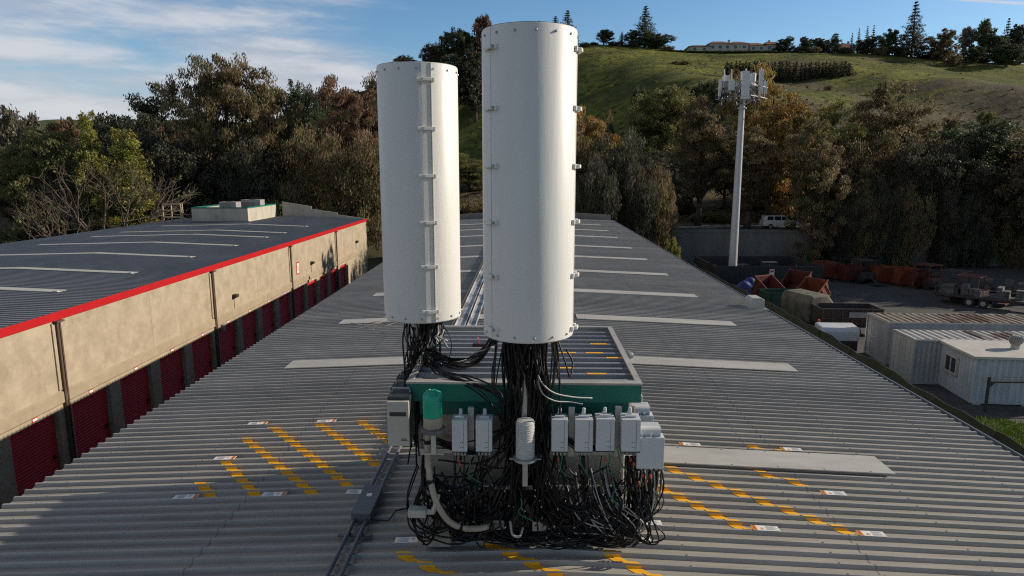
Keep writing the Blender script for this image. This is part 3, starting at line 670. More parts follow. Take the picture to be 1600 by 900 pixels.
# green capped dome
Y = 5.97
a = at_y(676.5, 609, Y); c = at_y(676.5, 669, Y); r_ = (at_y(691, 650, Y).x-at_y(661.5, 650, Y).x)/2; h = a.z-c.z; zg = at_y(676, 650, Y).z-c.z
t = thing('dome_enclosure', (c.x, Y, c.z), 'upright dome wrapped in shiny green tape over a tan base, on the shelter front', 'cable dome')
b = MB(); pr = [(r_*1.0, zg)]
for i in range(6): z0 = zg+(h-zg-r_*.75)*i/6; pr += [(r_*1.03, z0+.006), (r_*1.0, z0+.02)]
pr += [(r_*math.cos(R(q)), h-r_*.75+r_*.75*math.sin(R(q))) for q in (15, 35, 55, 72)] + [(.002, h)]
b.lathe(pr, n=28, caps=False)
for i in range(10):
    a_ = 2*PI*i/10+rnd.uniform(-.2, .2); b.tube([(r_*.97*math.cos(a_), r_*.97*math.sin(a_), h-r_*.8), (r_*.86*math.cos(a_), r_*.86*math.sin(a_), h-r_*.32), (r_*.3*math.cos(a_), r_*.3*math.sin(a_), h-.004)], .007, 5)
b.build('green_wrap', teal_tape, t, smooth=True)
MB().lathe([(r_*.98, .012), (r_*1.0, .02), (r_*1.0, zg-.002)], n=28).build('dome_base', tan_pvc, t, smooth=True)
MB().lathe([(r_*1.25, -.03), (r_*1.3, -.015), (r_*1.25, .01), (r_*1.0, .012)], n=28).build('clamp_ring', grey_metal, t, smooth=True)
b = MB(); b.box(-.02, .025, -.02, .02, -.26, -.032); b.box(-.12, .1, .0, .015, -.27, -.255); b.build('bracket', beige_cab, t, bevel=.004)
# ribbed white dome
a = at_y(820.5, 655, Y); c = at_y(820.5, 713, Y); r_ = (at_y(835, 690, Y).x-at_y(806, 690, Y).x)/2; h = a.z-c.z
t = thing('ribbed_dome', (c.x, Y, c.z), 'upright grey-white ribbed cylinder dome in the middle of the shelter front', 'cable dome')
b = MB(); pr = []
for i in range(15): z0 = .0+(h-.02)*i/15; pr += [(r_*.96, z0), (r_*1.02, z0+.004), (r_*1.02, z0+.013), (r_*.96, z0+.016)]
pr += [(r_*.9, h-.008), (r_*.5, h), (.002, h)]
b.lathe(pr, n=28, caps=False); b.build('ribbed_shell', ribbed_white, t, smooth=True)
b = MB(); b.lathe([(r_*1.02, -.012), (r_*1.28, -.03), (r_*1.28, -.006), (r_*1.0, .002)], n=28); b.box(-.15, .15, -.015, .015, -.028, -.018); b.build('clamp_ring', galv, t, smooth=True)
b = MB(); b.box(-.025, .025, -.02, .02, -.30, -.032); b.box(-.1, .1, .012, .03, -.06, -.035); b.build('bracket', galv, t, bevel=.004)
# tan conduit
pts = [at_y(671, 676, 6.05), at_y(668, 690, 6.05), at_y(669, 720, 6.05), at_y(673, 752, 6.0), at_y(682, 785, 5.95), at_y(699, 812, 5.93), at_y(720, 824, 5.95), at_y(745, 826, 6.0), at_y(776, 820, 6.1)]
t = thing('flexible_conduit', (0, 0, 0), 'thick tan conduit curving down from the green dome to the shelter foot', 'conduit')
MB().tube(spline(pts, 5), .03, 12).build('tube', tan_pvc, t, smooth=True)
for i in (1, 3, 6): MB().tube([pts[i]+Vector((0, 0, .02)) if i < 5 else pts[i]-Vector((.02, 0, 0)), pts[i]-Vector((0, 0, .02)) if i < 5 else pts[i]+Vector((.02, 0, 0))], .035, 12).build('clamp', black_rubber, t, smooth=True)
pts = [at_y(768, 815, 5.97), at_y(766, 798, 6.02), at_y(800, 795, 6.1), at_y(797, 815, 5.95), at_y(801, 835, 5.85), at_y(812, 838, 5.85), at_y(817, 825, 5.95)]
tag(MB().tube(spline(pts[3:], 6), .011, 8).build('grey_hose', material('hose_grey', (.33, .33, .31), .5), smooth=True), 'thin pale hose loop hanging at the foot of the shelter front', 'hose')
# splice closure at the left foot
a = at_y(638, 795, 6.0); t = thing('splice_closure', (a.x, 6.0, a.z-.03), 'white rounded splice box lying at the left foot of the shelter', 'splice box')
MB().box(0, .18, -.06, .06, -.04, .04).build('body', beige_cab, t, bevel=.02, seg=3)
MB().tube([(.18, 0, 0), (.24, 0, .0), (.27, 0, .06), (.28, .05, .16)], .03, 10).build('elbow', beige_cab, t, smooth=True)
# small red tail lamp on the deck
a = at_z(748, 542, SZ-.02); t = thing('deck_lamp', (a.x, a.y, SZ-.03), 'dark little box with a dull red strip lying on the shelter deck', 'lamp')
MB().box(-.075, .075, -.02, .03, 0, .05).build('case', dark_plastic, t, bevel=.005)
MB().box(-.06, .06, -.0245, -.021, .012, .026).build('lens', material('dull_red_lens', (.25, .02, .015), .3), t)
MB().tube([(.0, 0, .05), (.0, .0, .11), (-.02, 0, .13)], .006, 5).build('stalk', plate_red, t)

# ------------------------------------------------------------------ cables
cr = random.Random(21)
def U(a, b): return cr.uniform(a, b)
# 1 bundle under the big canister: drops past the fascia and fans out over the front
b = MB(); bw = MB()
FY = SY0-.06
for i in range(48):
    a0 = U(0, 2*PI); rr = U(.05, .27); sx = c_big-.02+rr*math.cos(a0)*1.05; sy = 6.0+rr*math.sin(a0)*.7
    p0 = Vector((sx, sy, zb+.04)); zk = U(9.1, 9.35)
    p1 = Vector((sx+U(-.05, .05), sy*.6+FY*.4+U(-.04, .02), zb-.22+U(-.06, .06)))
    p2 = Vector((c_big+(sx-c_big)*1.0+U(-.08, .08), FY-.04+U(-.10, .0), zk))
    mode = cr.random()
    if mode < .5:
        e = Vector((U(-.25, .3), FY+U(-.02, .1), U(7.95, 8.5))); mid = Vector(((p2.x+e.x)/2+U(-.1, .1), FY-U(0, .12), (p2.z+e.z)/2)); pts = [p0, p1, p2, mid, e]
    elif mode < .75:
        e = Vector((U(-1.1, -.3), FY+U(-.12, .06), U(8.0, 8.95))); mid = Vector(((p2.x*.5+e.x*.5), FY-U(0, .12), min(p2.z, e.z)+U(-.12, .18))); pts = [p0, p1, p2, mid, e]
    else:
        e = Vector((U(.3, 1.1), FY+U(-.12, .06), U(8.0, 8.95))); mid = Vector(((p2.x*.5+e.x*.5), FY-U(0, .12), min(p2.z, e.z)+U(-.12, .18))); pts = [p0, p1, p2, mid, e]
    b.tube(spline(pts, 6), U(.006, .0125), 5)
for i in range(17):      # straight dense curtain below the canister
    sx = c_big+U(-.27, .27); sy = 6.0+U(-.16, .2)
    b.tube(spline([(sx, sy, zb+.03), (sx+U(-.04, .04), sy+U(-.03, .03), zb-.3), (sx*.8+U(-.06, .06), FY-U(.0, .1), 9.2), (sx*.5+U(-.1, .1), FY-U(0, .1), 8.7), (sx*.4+U(-.2, .2), FY+U(-.02, .1), U(7.95, 8.4))], 5), U(.006, .013), 5)
for i in range(16):      # slack loops
    sx = c_big+U(-.3, .3); z0 = zb-U(.0, .1); dz = U(.2, .5); dx = U(-.16, .16)
    b.tube(spline([(sx, 6.0-U(.05, .2), z0+.05), (sx+dx*.6, 5.9-U(0, .1), z0-dz*.5), (sx+dx, 5.9-U(0, .1), z0-dz), (sx+dx*1.3, 6.05, z0-dz*.7), (sx+dx*.8, 6.1, z0-.1)], 6), U(.005, .009), 5)
tag(b.build('cable_bundle', black_rubber, smooth='all'), 'dense black cable bundle dropping from the front canister and fanning over the shelter face', 'cables', kind='stuff')
bw.tube(spline([at_y(838, 560, 5.95), at_y(842, 590, 5.9), at_y(862, 612, 5.9), at_y(893, 620, 6.0), at_y(925, 622, 6.12)], 8), .0075, 6)
bw.tube(spline([at_y(838, 580, 5.92), at_y(846, 612, 5.88), at_y(866, 626, 5.92), at_y(892, 628, 6.02), at_y(910, 631, 6.1)], 8), .0065, 6)
tag(bw.build('pale_cable_pair', white_cable, smooth='all'), 'two shiny pale cables sweeping right across the teal fascia', 'cables')
# 2 bundle under the rear canister
b = MB()
for i in range(46):
    a0 = U(0, 2*PI); rr = U(.0, .2); sx = c_sm+.0+rr*math.cos(a0); sy = 7.08+rr*math.sin(a0)
    e = Vector((-1.22+U(-.08, .1), U(6.75, 7.1), U(8.3, 9.1)))
    b.tube(spline([(sx, sy, zb2+.04), (sx+U(-.05, .05), sy+U(-.05, .02), zb2-.2), (sx*.5-1.2*.5+U(-.12, .09), sy-.1+U(-.1, .05), zb2-.48+U(-.1, .1)), e], 6), U(.006, .012), 5)
for i in range(12):
    sx = c_sm+U(-.2, .25); dx = U(-.22, .25)
    b.tube(spline([(sx, 7.0, zb2+.02), (sx+dx, 6.88, zb2-U(.15, .3)), (sx+dx*.9, 6.85, zb2-U(.35, .55)), (sx+dx*.2-.05, 6.9, zb2-U(.45, .65))], 6), U(.005, .009), 5)
for i in range(13):      # runs across the deck to the front canister
    zz = SZ+U(.0, .10)
    b.tube(spline([(c_sm+.1, 7.0, zb2-.35), (-1.02+U(-.1, .1), 6.75+U(-.1, .1), SZ+.12+U(0, .1)), (-.75, 6.85+U(-.12, .12), zz), (-.5, 7.0+U(-.12, .12), zz+.04), (-.28, 6.9, zb-.2+U(-.1, .1)), (-.1, 6.2, zb+.02)], 6), U(.007, .012), 5)
for i in range(8):
    b.tube(spline([(-1.0+U(-.1, .05), 6.9, SZ+.04), (-.9, 6.6+U(-.1, .1), SZ+U(.02, .08)), (-.6+U(-.2, .2), 6.35, SZ+U(.02, .06)), (-.35+U(-.2, .2), FY-.05, 9.32), (-.2+U(-.3, .2), FY-.08, U(8.6, 9.2))], 6), U(.006, .011), 5)
tag(b.build('cable_bundle', black_rubber, smooth='all'), 'black cable bundle hanging from the rear left canister and crossing the deck', 'cables', kind='stuff')
b = MB()
for i in range(9):
    p = Vector((c_sm+U(-.02, .25), 6.85+U(-.1, .1), zb2-U(.12, .4))); b.tube(spline([p, p+Vector((U(-.06, .06), U(-.05, .05), U(-.08, .08))), p+Vector((U(-.1, .1), U(-.05, .05), U(-.1, .1)))], 4), .010, 5)
b.tube(spline([(c_sm+.22, 6.9, zb2-.5), (-.95, 6.8, SZ+.14), (-.6, 6.9, SZ+.13), (-.35, 6.95, SZ+.2)], 6), .007, 5)
tag(b.build('pale_connectors', white_cable, smooth='all'), 'silvery connectors and a pale lead below the rear left canister', 'cables', kind='stuff')
# 3 tangle over the front wall
b = MB()
def harness(pts, n, spread, rlo, rhi):
    pts = [Vector(p) for p in pts]
    for k in range(n):
        off = Vector((U(-.4, .4)*spread, U(-1, 1)*spread, U(-1, 1)*spread)); q = [p+off+Vector((U(-1, 1), U(-1, 1), U(-1, 1)))*spread*.55 for p in pts]
        b.tube(spline(q, 6), U(rlo, rhi), 5)
HY = FY-.05
for x0, z0, x1, z1, zm, n in ((-1.02, 8.5, -.1, 8.55, 8.3, 8), (-1.0, 8.32, .05, 8.3, 8.1, 9), (.0, 8.4, 1.02, 8.42, 8.22, 8), (.05, 8.2, 1.0, 8.1, 7.98, 9), (-.95, 8.1, -.2, 8.3, 7.95, 7),
                              (-.9, 8.85, -.05, 9.15, 8.82, 7), (.1, 9.1, 1.0, 8.85, 8.85, 7), (-.6, 7.95, .5, 7.93, 7.87, 8), (.1, 8.6, .6, 8.0, 8.2, 6), (-.1, 8.7, -.55, 8.05, 8.25, 6), (.3, 7.95, 1.05, 8.0, 7.86, 9), (-1.04, 8.7, -.95, 8.0, 8.35, 6)):
    harness([(x0, FY+.1, z0), (x0*.75+x1*.25, HY-.03, (z0+zm)/2), ((x0+x1)/2, HY-.07, zm), (x0*.25+x1*.75, HY-.04, (z1+zm)/2), (x1, FY+.08, z1)], n, .03, .0065, .012)
for i in range(8):       # vertical ladders of cable beside the centre
    x = U(-.2, .24); harness([(x, FY-.02, 9.1), (x+U(-.04, .04), HY-.05, 8.7), (x+U(-.1, .1), HY-.06, 8.3), (x+U(-.2, .2), HY, 7.95)], 5, .025, .006, .011)
for i in range(26):
    x0 = U(-1.02, 1.0); x1 = x0+U(-.7, .7)
    x1 = max(-1.05, min(1.05, x1)); z0 = U(7.95, 8.7); z1 = U(7.95, 8.6); sag = U(.05, .3); y0 = FY-U(.0, .2)
    mid = Vector(((x0+x1)/2+U(-.1, .1), y0-U(0, .06), max(7.85, min(z0, z1)-sag)))
    b.tube(spline([(x0, FY+.12, z0), ((x0*.7+x1*.3), y0, (z0*.5+mid.z*.5)), mid, ((x0*.3+x1*.7), y0, (z1*.5+mid.z*.5)), (x1, FY+.12, z1)], 6), U(.004, .010), 5)
for i in range(34):      # verticals down from the radios
    px = cr.choice((715, 722, 752, 760, 870, 878, 906, 915, 940, 950, 980, 988, 815, 825)); p = at_y(px+U(-6, 6), 712, 6.06)
    b.tube(spline([p, p+Vector((U(-.02, .02), U(-.03, .03), -.15)), p+Vector((U(-.07, .07), U(-.05, .06), -.32)), (p.x*.8+U(-.25, .25), FY-U(-.05, .08), U(7.92, 8.2))], 6), U(.005, .009), 5)
for i in range(15):      # coiled slack
    cx, cz, rr = cr.choice(((-.62, 8.02, .15), (-.9, 8.15, .2), (-.58, 8.0, .11), (.2, 8.05, .17), (.65, 8.08, .22), (-.9, 8.3, .16))); rr *= U(.75, 1.1)
    pts = [(cx+U(-.03, .03)+rr*math.cos(q*PI/5), FY-.13+U(-.03, .03), max(7.84, cz+rr*math.sin(q*PI/5))) for q in range(0, 14)]
    b.tube(spline(pts, 3), U(.005, .009), 5)
for i in range(20):      # heap along the foot
    x0 = U(-.75, .9); x1 = x0+U(.25, .9)
    if x1 > 1.15: x1 = 1.15
    b.tube(spline([(x0, FY-U(.0, .14), U(7.84, 8.05)), (x0*.6+x1*.4, FY-U(.02, .22), U(7.815, 7.92)), (x0*.2+x1*.8, FY-U(.02, .22), U(7.815, 7.92)), (x1, FY-U(0, .12), U(7.86, 8.1))], 6), U(.006, .011), 5)
for (cx, cz, rx, rz_) in ((-1.0, 8.25, .17, .3), (-.98, 8.1, .14, .22), (-.55, 8.15, .3, .22), (-.3, 8.25, .25, .3), (.35, 8.25, .28, .26), (.75, 8.2, .25, .28), (1.0, 8.15, .16, .26), (.55, 8.05, .3, .16), (-.75, 8.02, .26, .15), (.0, 8.1, .3, .2)):
    for q_ in range(2):
        k1, k2 = U(.7, 1.15), U(.7, 1.15); pts = [(cx+U(-.02, .02)+k1*rx*math.cos(R(a_)), FY-.14-U(0, .06), max(7.85, cz+k2*rz_*math.sin(R(a_)))) for a_ in range(150, 420, 30)]
        b.tube(spline([(pts[0][0]+.05, FY+.1, pts[0][2]+.15)]+pts+[(pts[-1][0]-.05, FY+.1, pts[-1][2]+.12)], 4), U(.006, .011), 5)
tag(b.build('cable_tangle', black_rubber, smooth='all'), 'tangle of black cables looping over the lower front of the shelter', 'cables', kind='stuff')
# 4 right-hand hanging sheaf
b = MB(); bw = MB(); bg_ = MB(); bo = MB()
for i in range(64):
    px = U(975, 1036); p = at_y(px, 735 if px > 1000 else 712, 6.05+U(-.02, .2))
    e = Vector((1.0+U(-.18, .08), FY-U(-.12, .15), U(7.83, 8.02))); k = (p.x-.95)
    q = p+Vector((U(-.02, .02), U(-.03, .03), -.2)); m_ = Vector((1.02+k*.75+U(-.06, .06), FY-U(-.1, .12), 8.18+U(-.08, .1)))
    tgt = bw if i % 6 == 0 else b
    tgt.tube(spline([p, q, m_, e, e+Vector((-U(.1, .5), U(-.06, .03), U(-.02, .05)))], 6), U(.005, .009), 5)
for i in range(7):
    x = 1.08+U(-.1, .14); b.tube(spline([(x, 6.1, 8.45), (x+U(.0, .1), 5.98, 8.2), (x+U(.05, .2), 5.95, 8.0+U(-.05, .08)), (x+U(-.1, .1), 6.0, 7.93), (x-.15, 6.05, 8.1)], 7), .008, 5)
for i in range(30):
    x0 = .55+U(-.2, .3); tgt = bw if i % 3 == 0 else b
    tgt.tube(spline([(x0, FY-.05, 8.5+U(-.1, .15)), (x0+.08, FY-.13, 8.25+U(-.08, .08)), (x0+.25+U(-.05, .1), FY-.17, 8.02+U(-.05, .1)), (1.05+U(-.1, .1), FY-.12, 7.9+U(-.05, .08)), (.7+U(-.3, .2), FY-.1, 7.84)], 6), U(.005, .008), 5)
tag(b.build('cable_sheaf', black_rubber, smooth='all'), 'sheaf of black cables hanging below the right side radio boxes', 'cables', kind='stuff')
tag(bw.build('pale_cables', white_cable, smooth='all'), 'pale sunlit cables gathered at the right foot of the shelter', 'cables', kind='stuff')
for (px, py) in ((877, 700), (950, 700), (955, 745), (733, 710), (905, 700), (812, 770), (962, 690)):
    p = at_y(px+2, py+8, 5.98); bg_.tube(spline([p, p+Vector((U(-.02, .03), -.02, -.07)), p+Vector((U(-.03, .05), 0, -.16)), p+Vector((U(.0, .12), 0, -.24))], 5), .007, 5)
tag(bg_.build('green_ground_wires', green_cable, smooth='all'), 'green grounding wires below the radio boxes', 'wires', kind='stuff')
for (px, py) in ((717, 718), (719, 724), (985, 715), (990, 722), (1004, 740), (1010, 748), (872, 715), (945, 715), (1016, 742), (998, 752)):
    p = at_y(px, py, 5.97); bo.tube([p, p+Vector((.004, 0, -.035))], .0105, 6); 
tag(bo.build('colour_tape_bands', red_tape, smooth='all'), 'orange tape bands marking cables below the radio boxes', 'cable tape', kind='stuff')
bt = MB()
for i in range(46):
    p = Vector((U(-1.0, 1.05), FY-U(.1, .2), U(7.9, 8.5))); bt.tube([p, p+Vector((U(-.012, .012), -.004, U(-.03, .03)))], U(.006, .01), 5)
tag(bt.build('cable_ties', galv, smooth='all'), 'small metal clamps and white ties dotted through the front cables', 'cable clamps', kind='stuff')
# wall brackets on the lower front
for i, (x, z, lab) in enumerate(((-.28, 8.03, 'small galvanised clamp plate low on the shelter front, left of centre'), (.14, 8.02, 'small galvanised clamp plate low on the shelter front, right of centre'), (.72, 8.0, 'pale square clamp plate low on the right of the shelter front'))):
    t = thing('clamp_plate', (x, FY-.12, z), lab, 'bracket', 'clamp plates on the shelter front')
    b = MB(); b.box(-.07, .07, 0, .008, -.05, .05); b.build('plate', coping_mat, t, bevel=.003)
    b = MB()
    for dx in (-.04, .04): b.lathe([(.01, 0), (.01, .01)], n=6, M=Matrix.Translation((dx, 0, .015)) @ Matrix.Rotation(R(90), 4, 'X'))
    b.build('bolt', dark_steel, t); MB().box(-.02, .02, .009, .2, -.02, .02).build('standoff', galv, t)
# horizontal unistrut rails
for z, lab in ((8.74, 'upper horizontal steel rail carrying the radio boxes'), (8.36, 'lower horizontal steel rail behind the radio boxes')):
    tag(MB().box(-1.05, 1.1, SY0-.08, SY0-.04, z, z+.045).build('mounting_rail', galv, bevel=.004), lab, 'rail', 'steel rails on the shelter front')

# ------------------------------------------------------------------ storage building on the left
SB = thing('storage_building', (0, 0, 0), 'long beige storage building with red roof trim and dark red roll-up doors', 'storage building')
WX = -17.2; WZ = 6.3; HZ = 2.75; BY0, BY1 = 5.0, 71.2
LRX, LRZ = -25.5, 6.62; LEX = -37.2
def lz(x): return LRZ-.0385*(LRX-x)*-1 if x > LRX and False else (LRZ-(x-LRX)*.0385 if x > LRX else LRZ-(LRX-x)*.025)
door_y = [y for y in [23.69+3.06*k for k in range(-5, 13)]]
b = MB(); b.box(WX-.35, WX, BY0, BY1, HZ, WZ-.02)
prev = BY0
for y in door_y:
    b.box(WX-.35, WX-.002, prev, y, 0, HZ-.001); prev = y+2.32
b.box(WX-.35, WX-.002, prev, BY1, 0, HZ-.001)
b.box(WX-.35, LEX, BY0, BY0+.3, 0, lz(LEX)-.12); b.box(WX-.351, LEX, BY1-.3, BY1, 0, lz(LEX)-.12); b.box(LEX, LEX+.3, BY0+.301, BY1-.301, 0, lz(LEX)-.12)
b.build('wall', stucco, SB)
MB().prism([(WX+.001, 3.47), (WX+.075, 3.40), (WX+.075, 3.02), (WX+.001, 2.96)], BY0, BY1, 'y').build('band_moulding', stucco_band, SB)
JY = [11.2, 23.4, 35.55, 47.75, 59.5]
for y in JY:
    for y0 in (y+.16, y-.30): MB().box(WX+.001, WX+.05, y0, y0+.14, 3.5, WZ-.28).build('panel_edge', stucco, SB)
for y0, y1 in zip(JY, JY[1:]+[BY1]):
    MB().box(WX+.0005, WX+.004, (y0+y1)/2-.012, (y0+y1)/2+.012, 3.5, WZ-.3).build('control_joint', stucco_band, SB)
for y in JY:
    b = MB(); b.box(WX+.01, WX+.12, y-.13, y-.03, .1, WZ-.25); b.box(WX+.005, WX+.10, y+.04, y+.11, .1, WZ-.25); b.box(WX+.01, WX+.2, y-.2, y+.18, WZ-.27, WZ-.2); b.build('downspout', brown_metal, SB, bevel=.01)
b = MB(); b.box(WX+.001, WX+.06, BY0-.05, BY1+.05, WZ-.2, WZ+.10); b.build('roof_trim', red_paint, SB, bevel=.01)
corr_xs = [LEX-.1, LRX-.3, LRX, LRX+.3, WX-.02]
corrugated(corr_xs, lz, BY0, BY1, .305).build('roof', dark_roof, SB)
b = MB(); b.prism([(LEX+.3, lz(LEX)-.12), (WX-.36, lz(LEX)-.12), (WX-.36, lz(WX)-.05), (LRX, LRZ-.05), (LEX+.3, lz(LEX)-.05)], BY0+.31, BY1-.31, 'y'); b.build('roof_fill', dark_steel, SB)
def lsky(y, x0, x1):
    b = MB()
    for xa, xb in ((x0, LRX), (LRX, x1)):
        if xb-xa < .1: continue
        vs_ = [(x, yy, lz(x)+t_) for t_ in (.04, .055) for yy in (y-.27, y+.27) for x in (xa, xb)]
        b.add(vs_, [(0, 2, 3, 1), (4, 5, 7, 6), (0, 1, 5, 4), (2, 6, 7, 3), (0, 4, 6, 2), (1, 3, 7, 5)])
    b.lathe([(.1, 0), (.1, .05)], (x1-.12, y-.2, lz(x1)+.055), 8)
    b.build('skylight', skylight_mat, SB)
for px, py in ((98, 457), (212, 428), (303, 403), (371, 385), (419, 372), (447, 365), (481, 355)):
    p = at_z(px, py, lz(-19.3)); lsky(p.y, -33.5 if p.y < 62 else -26, p.x)
# doors
dp = None
b = MB(); n = 22; h = (HZ-.02)/n
for i in range(n):
    b.prism([(-.20, i*h), (-.17, i*h+h*.3), (-.17, i*h+h*.75), (-.20, i*h+h)], 0, 2.28, 'y')
dmesh = b
for i, y in enumerate(door_y):
    if i == 0:
        d0 = dmesh.build('door', door_red, SB); d0.location = (WX, y+.02, .01)
        hd = MB().box(-.165, -.10, 2.02, 2.12, 1.0, 1.16).build('handle', dark_steel, d0)
        tr = MB().box(-.34, -.21, 0, 2.28, 0, HZ-.02).build('door_backing', dark_steel, d0)
        dn = MB().box(-.003+.006, .012, 1.0, 1.28, HZ+.06, HZ+.2).build('number_plate', plate_red, d0)
        MB().box(.0125, .016, 1.03, 1.25, HZ+.085, HZ+.175).build('plate_face', sign_white, d0)
    else:
        c = copy_tree(d0, SB); c.location = (WX, y+.02, .01)
# wall lamps and sign
def wall_lamp(px, py, lab):
    r = ray(px, py); tt = WX/r[0]; p = Vector((WX, r[1]*tt, CAMZ+r[2]*tt))
    t = thing('wall_light', p, lab, 'wall light', 'dark wall lights on the beige wall')
    MB().box(.001, .06, -.2, .2, -.12, .14).build('back_box', dark_steel, t, bevel=.02)
    MB().prism([(.061, -.14), (.26, -.02), (.26, .12), (.061, .12)], -.18, .18, 'y').build('lamp_hood', dark_steel, t, bevel=.015)
    MB().prism([(.08, -.145), (.25, -.045), (.25, -.03), (.08, -.13)], -.15, .15, 'y').build('lens', glass_dark, t)
    MB().tube([(.02, 0, -.12), (.02, 0, -.75)], .012, 6).build('conduit', brown_metal, t)
wall_lamp(365, 463, 'dark wall light on the beige wall panel nearest the viewer of the three')
wall_lamp(486, 411, 'dark wall light on the beige wall beside the red and white sign')
wall_lamp(556, 378, 'dark wall light in the tree shadows near the far end of the beige wall')
r = ray(465, 419); tt = WX/r[0]
t = thing('wall_sign', (WX, r[1]*tt, CAMZ+r[2]*tt), 'small upright white sign with red border on the beige wall', 'sign')
MB().box(.002, .03, -.3, .3, -.48, .48).build('border', plate_red, t); MB().box(.0305, .034, -.22, .22, -.38, .38).build('face', sign_white, t)
MB().box(.0345, .037, -.07, .07, -.2, .2).build('symbol', plate_red, t)
r = ray(347, 512); tt = WX/r[0]
t = thing('meter_box', (WX+.002, r[1]*tt, CAMZ+r[2]*tt), 'small pale box beside the downspout on the beige wall', 'meter box')
MB().box(.002, .14, -.12, .12, -.2, .2).build('case', hvac, t, bevel=.01); MB().box(.141, .15, -.1, .1, -.18, .18).build('lid', hvac, t, bevel=.004)
# sloping stepped end fence
b = MB()
for x0, x1, z0, z1 in ((-26.2, -23.07, 8.2, 7.70), (-23.07, -20.27, 7.42, 7.02), (-20.27, -17.0, 6.82, 6.38)):
    b.prism([(x0, 6.2), (x1, 6.2), (x1, z1), (x0, z0)], BY1+.02, BY1+.12, 'y')
tag(b.build('roof_end_screen', penthouse_mat), 'stepped tan screen wall sloping along the far end of the dark roof', 'screen wall')
# penthouse
px0, px1, py0, py1 = -32.2, -26.75, 63.6, 70.9
t = thing('roof_penthouse', (0, 0, 0), 'square plaster equipment enclosure with green rim on the dark roof', 'roof enclosure')
b = MB()
for (x0, x1, y0, y1) in ((px0, px1, py0, py0+.2), (px0, px1, py1-.2, py1), (px0, px0+.2, py0+.2, py1-.2), (px1-.2, px1, py0+.2, py1-.2)): b.box(x0, x1, y0, y1, 6.2, 7.9)
b.build('wall', penthouse_mat, t)
b = MB()
for (x0, x1, y0, y1) in ((px0-.04, px1+.04, py0-.04, py0+.25), (px0-.04, px1+.04, py1-.25, py1+.04), (px0-.04, px0+.25, py0+.251, py1-.251), (px1-.25, px1+.04, py0+.251, py1-.251)): b.box(x0, x1, y0, y1, 7.901, 8.0)
b.build('rim', teal, t)
b = MB(); b.box(px0-.15, px1+.15, py0-.15, py0-.001, 6.3, 6.68); b.build('base_flashing', grey_metal, t)
for x, y, s, lab in ((-29.6, 66.5, 1.0, 'grey air conditioning unit in the roof enclosure, left and lower of the two'), (-28.0, 68.3, 1.15, 'grey air conditioning unit in the roof enclosure, right and taller of the two')):
    u = thing('air_conditioner', (x, y, 7.45), lab, 'air conditioner', 'rooftop air conditioners')
    MB().box(-.95*s, .75*s, -.6, .6, -1.0, .95*s).build('case', hvac, u, bevel=.03)
    MB().lathe([(.45, 0), (.45, .05), (.1, .06)], (0, 0, .95*s), 16).build('fan_guard', dark_steel, u)
    b = MB()
    for i in range(9): b.box(-.85*s, .3*s, -.613, -.602, .1+i*.09, .13+i*.09)
    b.build('louvre', dark_steel, u)
# timber guard rail
pr0 = at_z(255, 347, 6.3); 
t = thing('guard_rail', (at_y(256, 346, 64).x, 64, 6.2), 'small tan guard rail frame on the left dark roof edge', 'guard rail')
for dx, dy in ((0, 0), (1.75, 0), (.35, .9), (1.45, .9)): MB().box(dx-.05, dx+.05, dy-.05, dy+.05, 0, 2.1).build('post', timber, t)
for z in (.75, 1.4, 2.02): MB().box(.051, 1.699, -.06, .06, z, z+.14).build('rail', timber, t)
for z in (.75, 2.02): MB().box(.401, 1.399, .86, .94, z, z+.09).build('rail', timber, t)

# ------------------------------------------------------------------ yard on the right
# green mesh fence along the building
t = thing('mesh_fence', (0, 0, 0), 'long green-black privacy mesh fence between the warehouse and the yard', 'fence')
b = MB(); vs_ = []; ys_ = list(np.arange(18, 66.1, .6)); 
FX = 16.05
for i, y in enumerate(ys_):
    x = FX+.05*math.sin(y*1.3)+.5*math.exp(-((y-38)/15.)**2); zt_ = 2.62+.06*math.sin(y*.9)+.04*math.sin(y*2.7)
    for dx, zz in ((0, .05), (0, zt_), (.03, zt_), (.03, .05)): vs_.append((x+dx, y, zz))
n4 = len(ys_)
b.add(vs_, [(4*i+j, 4*i+(j+1) % 4, 4*(i+1)+(j+1) % 4, 4*(i+1)+j) for i in range(n4-1) for j in range(4)])
b.build('mesh_panel', fence_green, t)
for y in np.arange(18.3, 66, 3.7): MB().tube([(FX-.12+.5*math.exp(-((y-38)/15.)**2), y, 0), (FX-.12+.5*math.exp(-((y-38)/15.)**2), y, 2.7)], .03, 8).build('post', dark_steel, t, smooth=True)
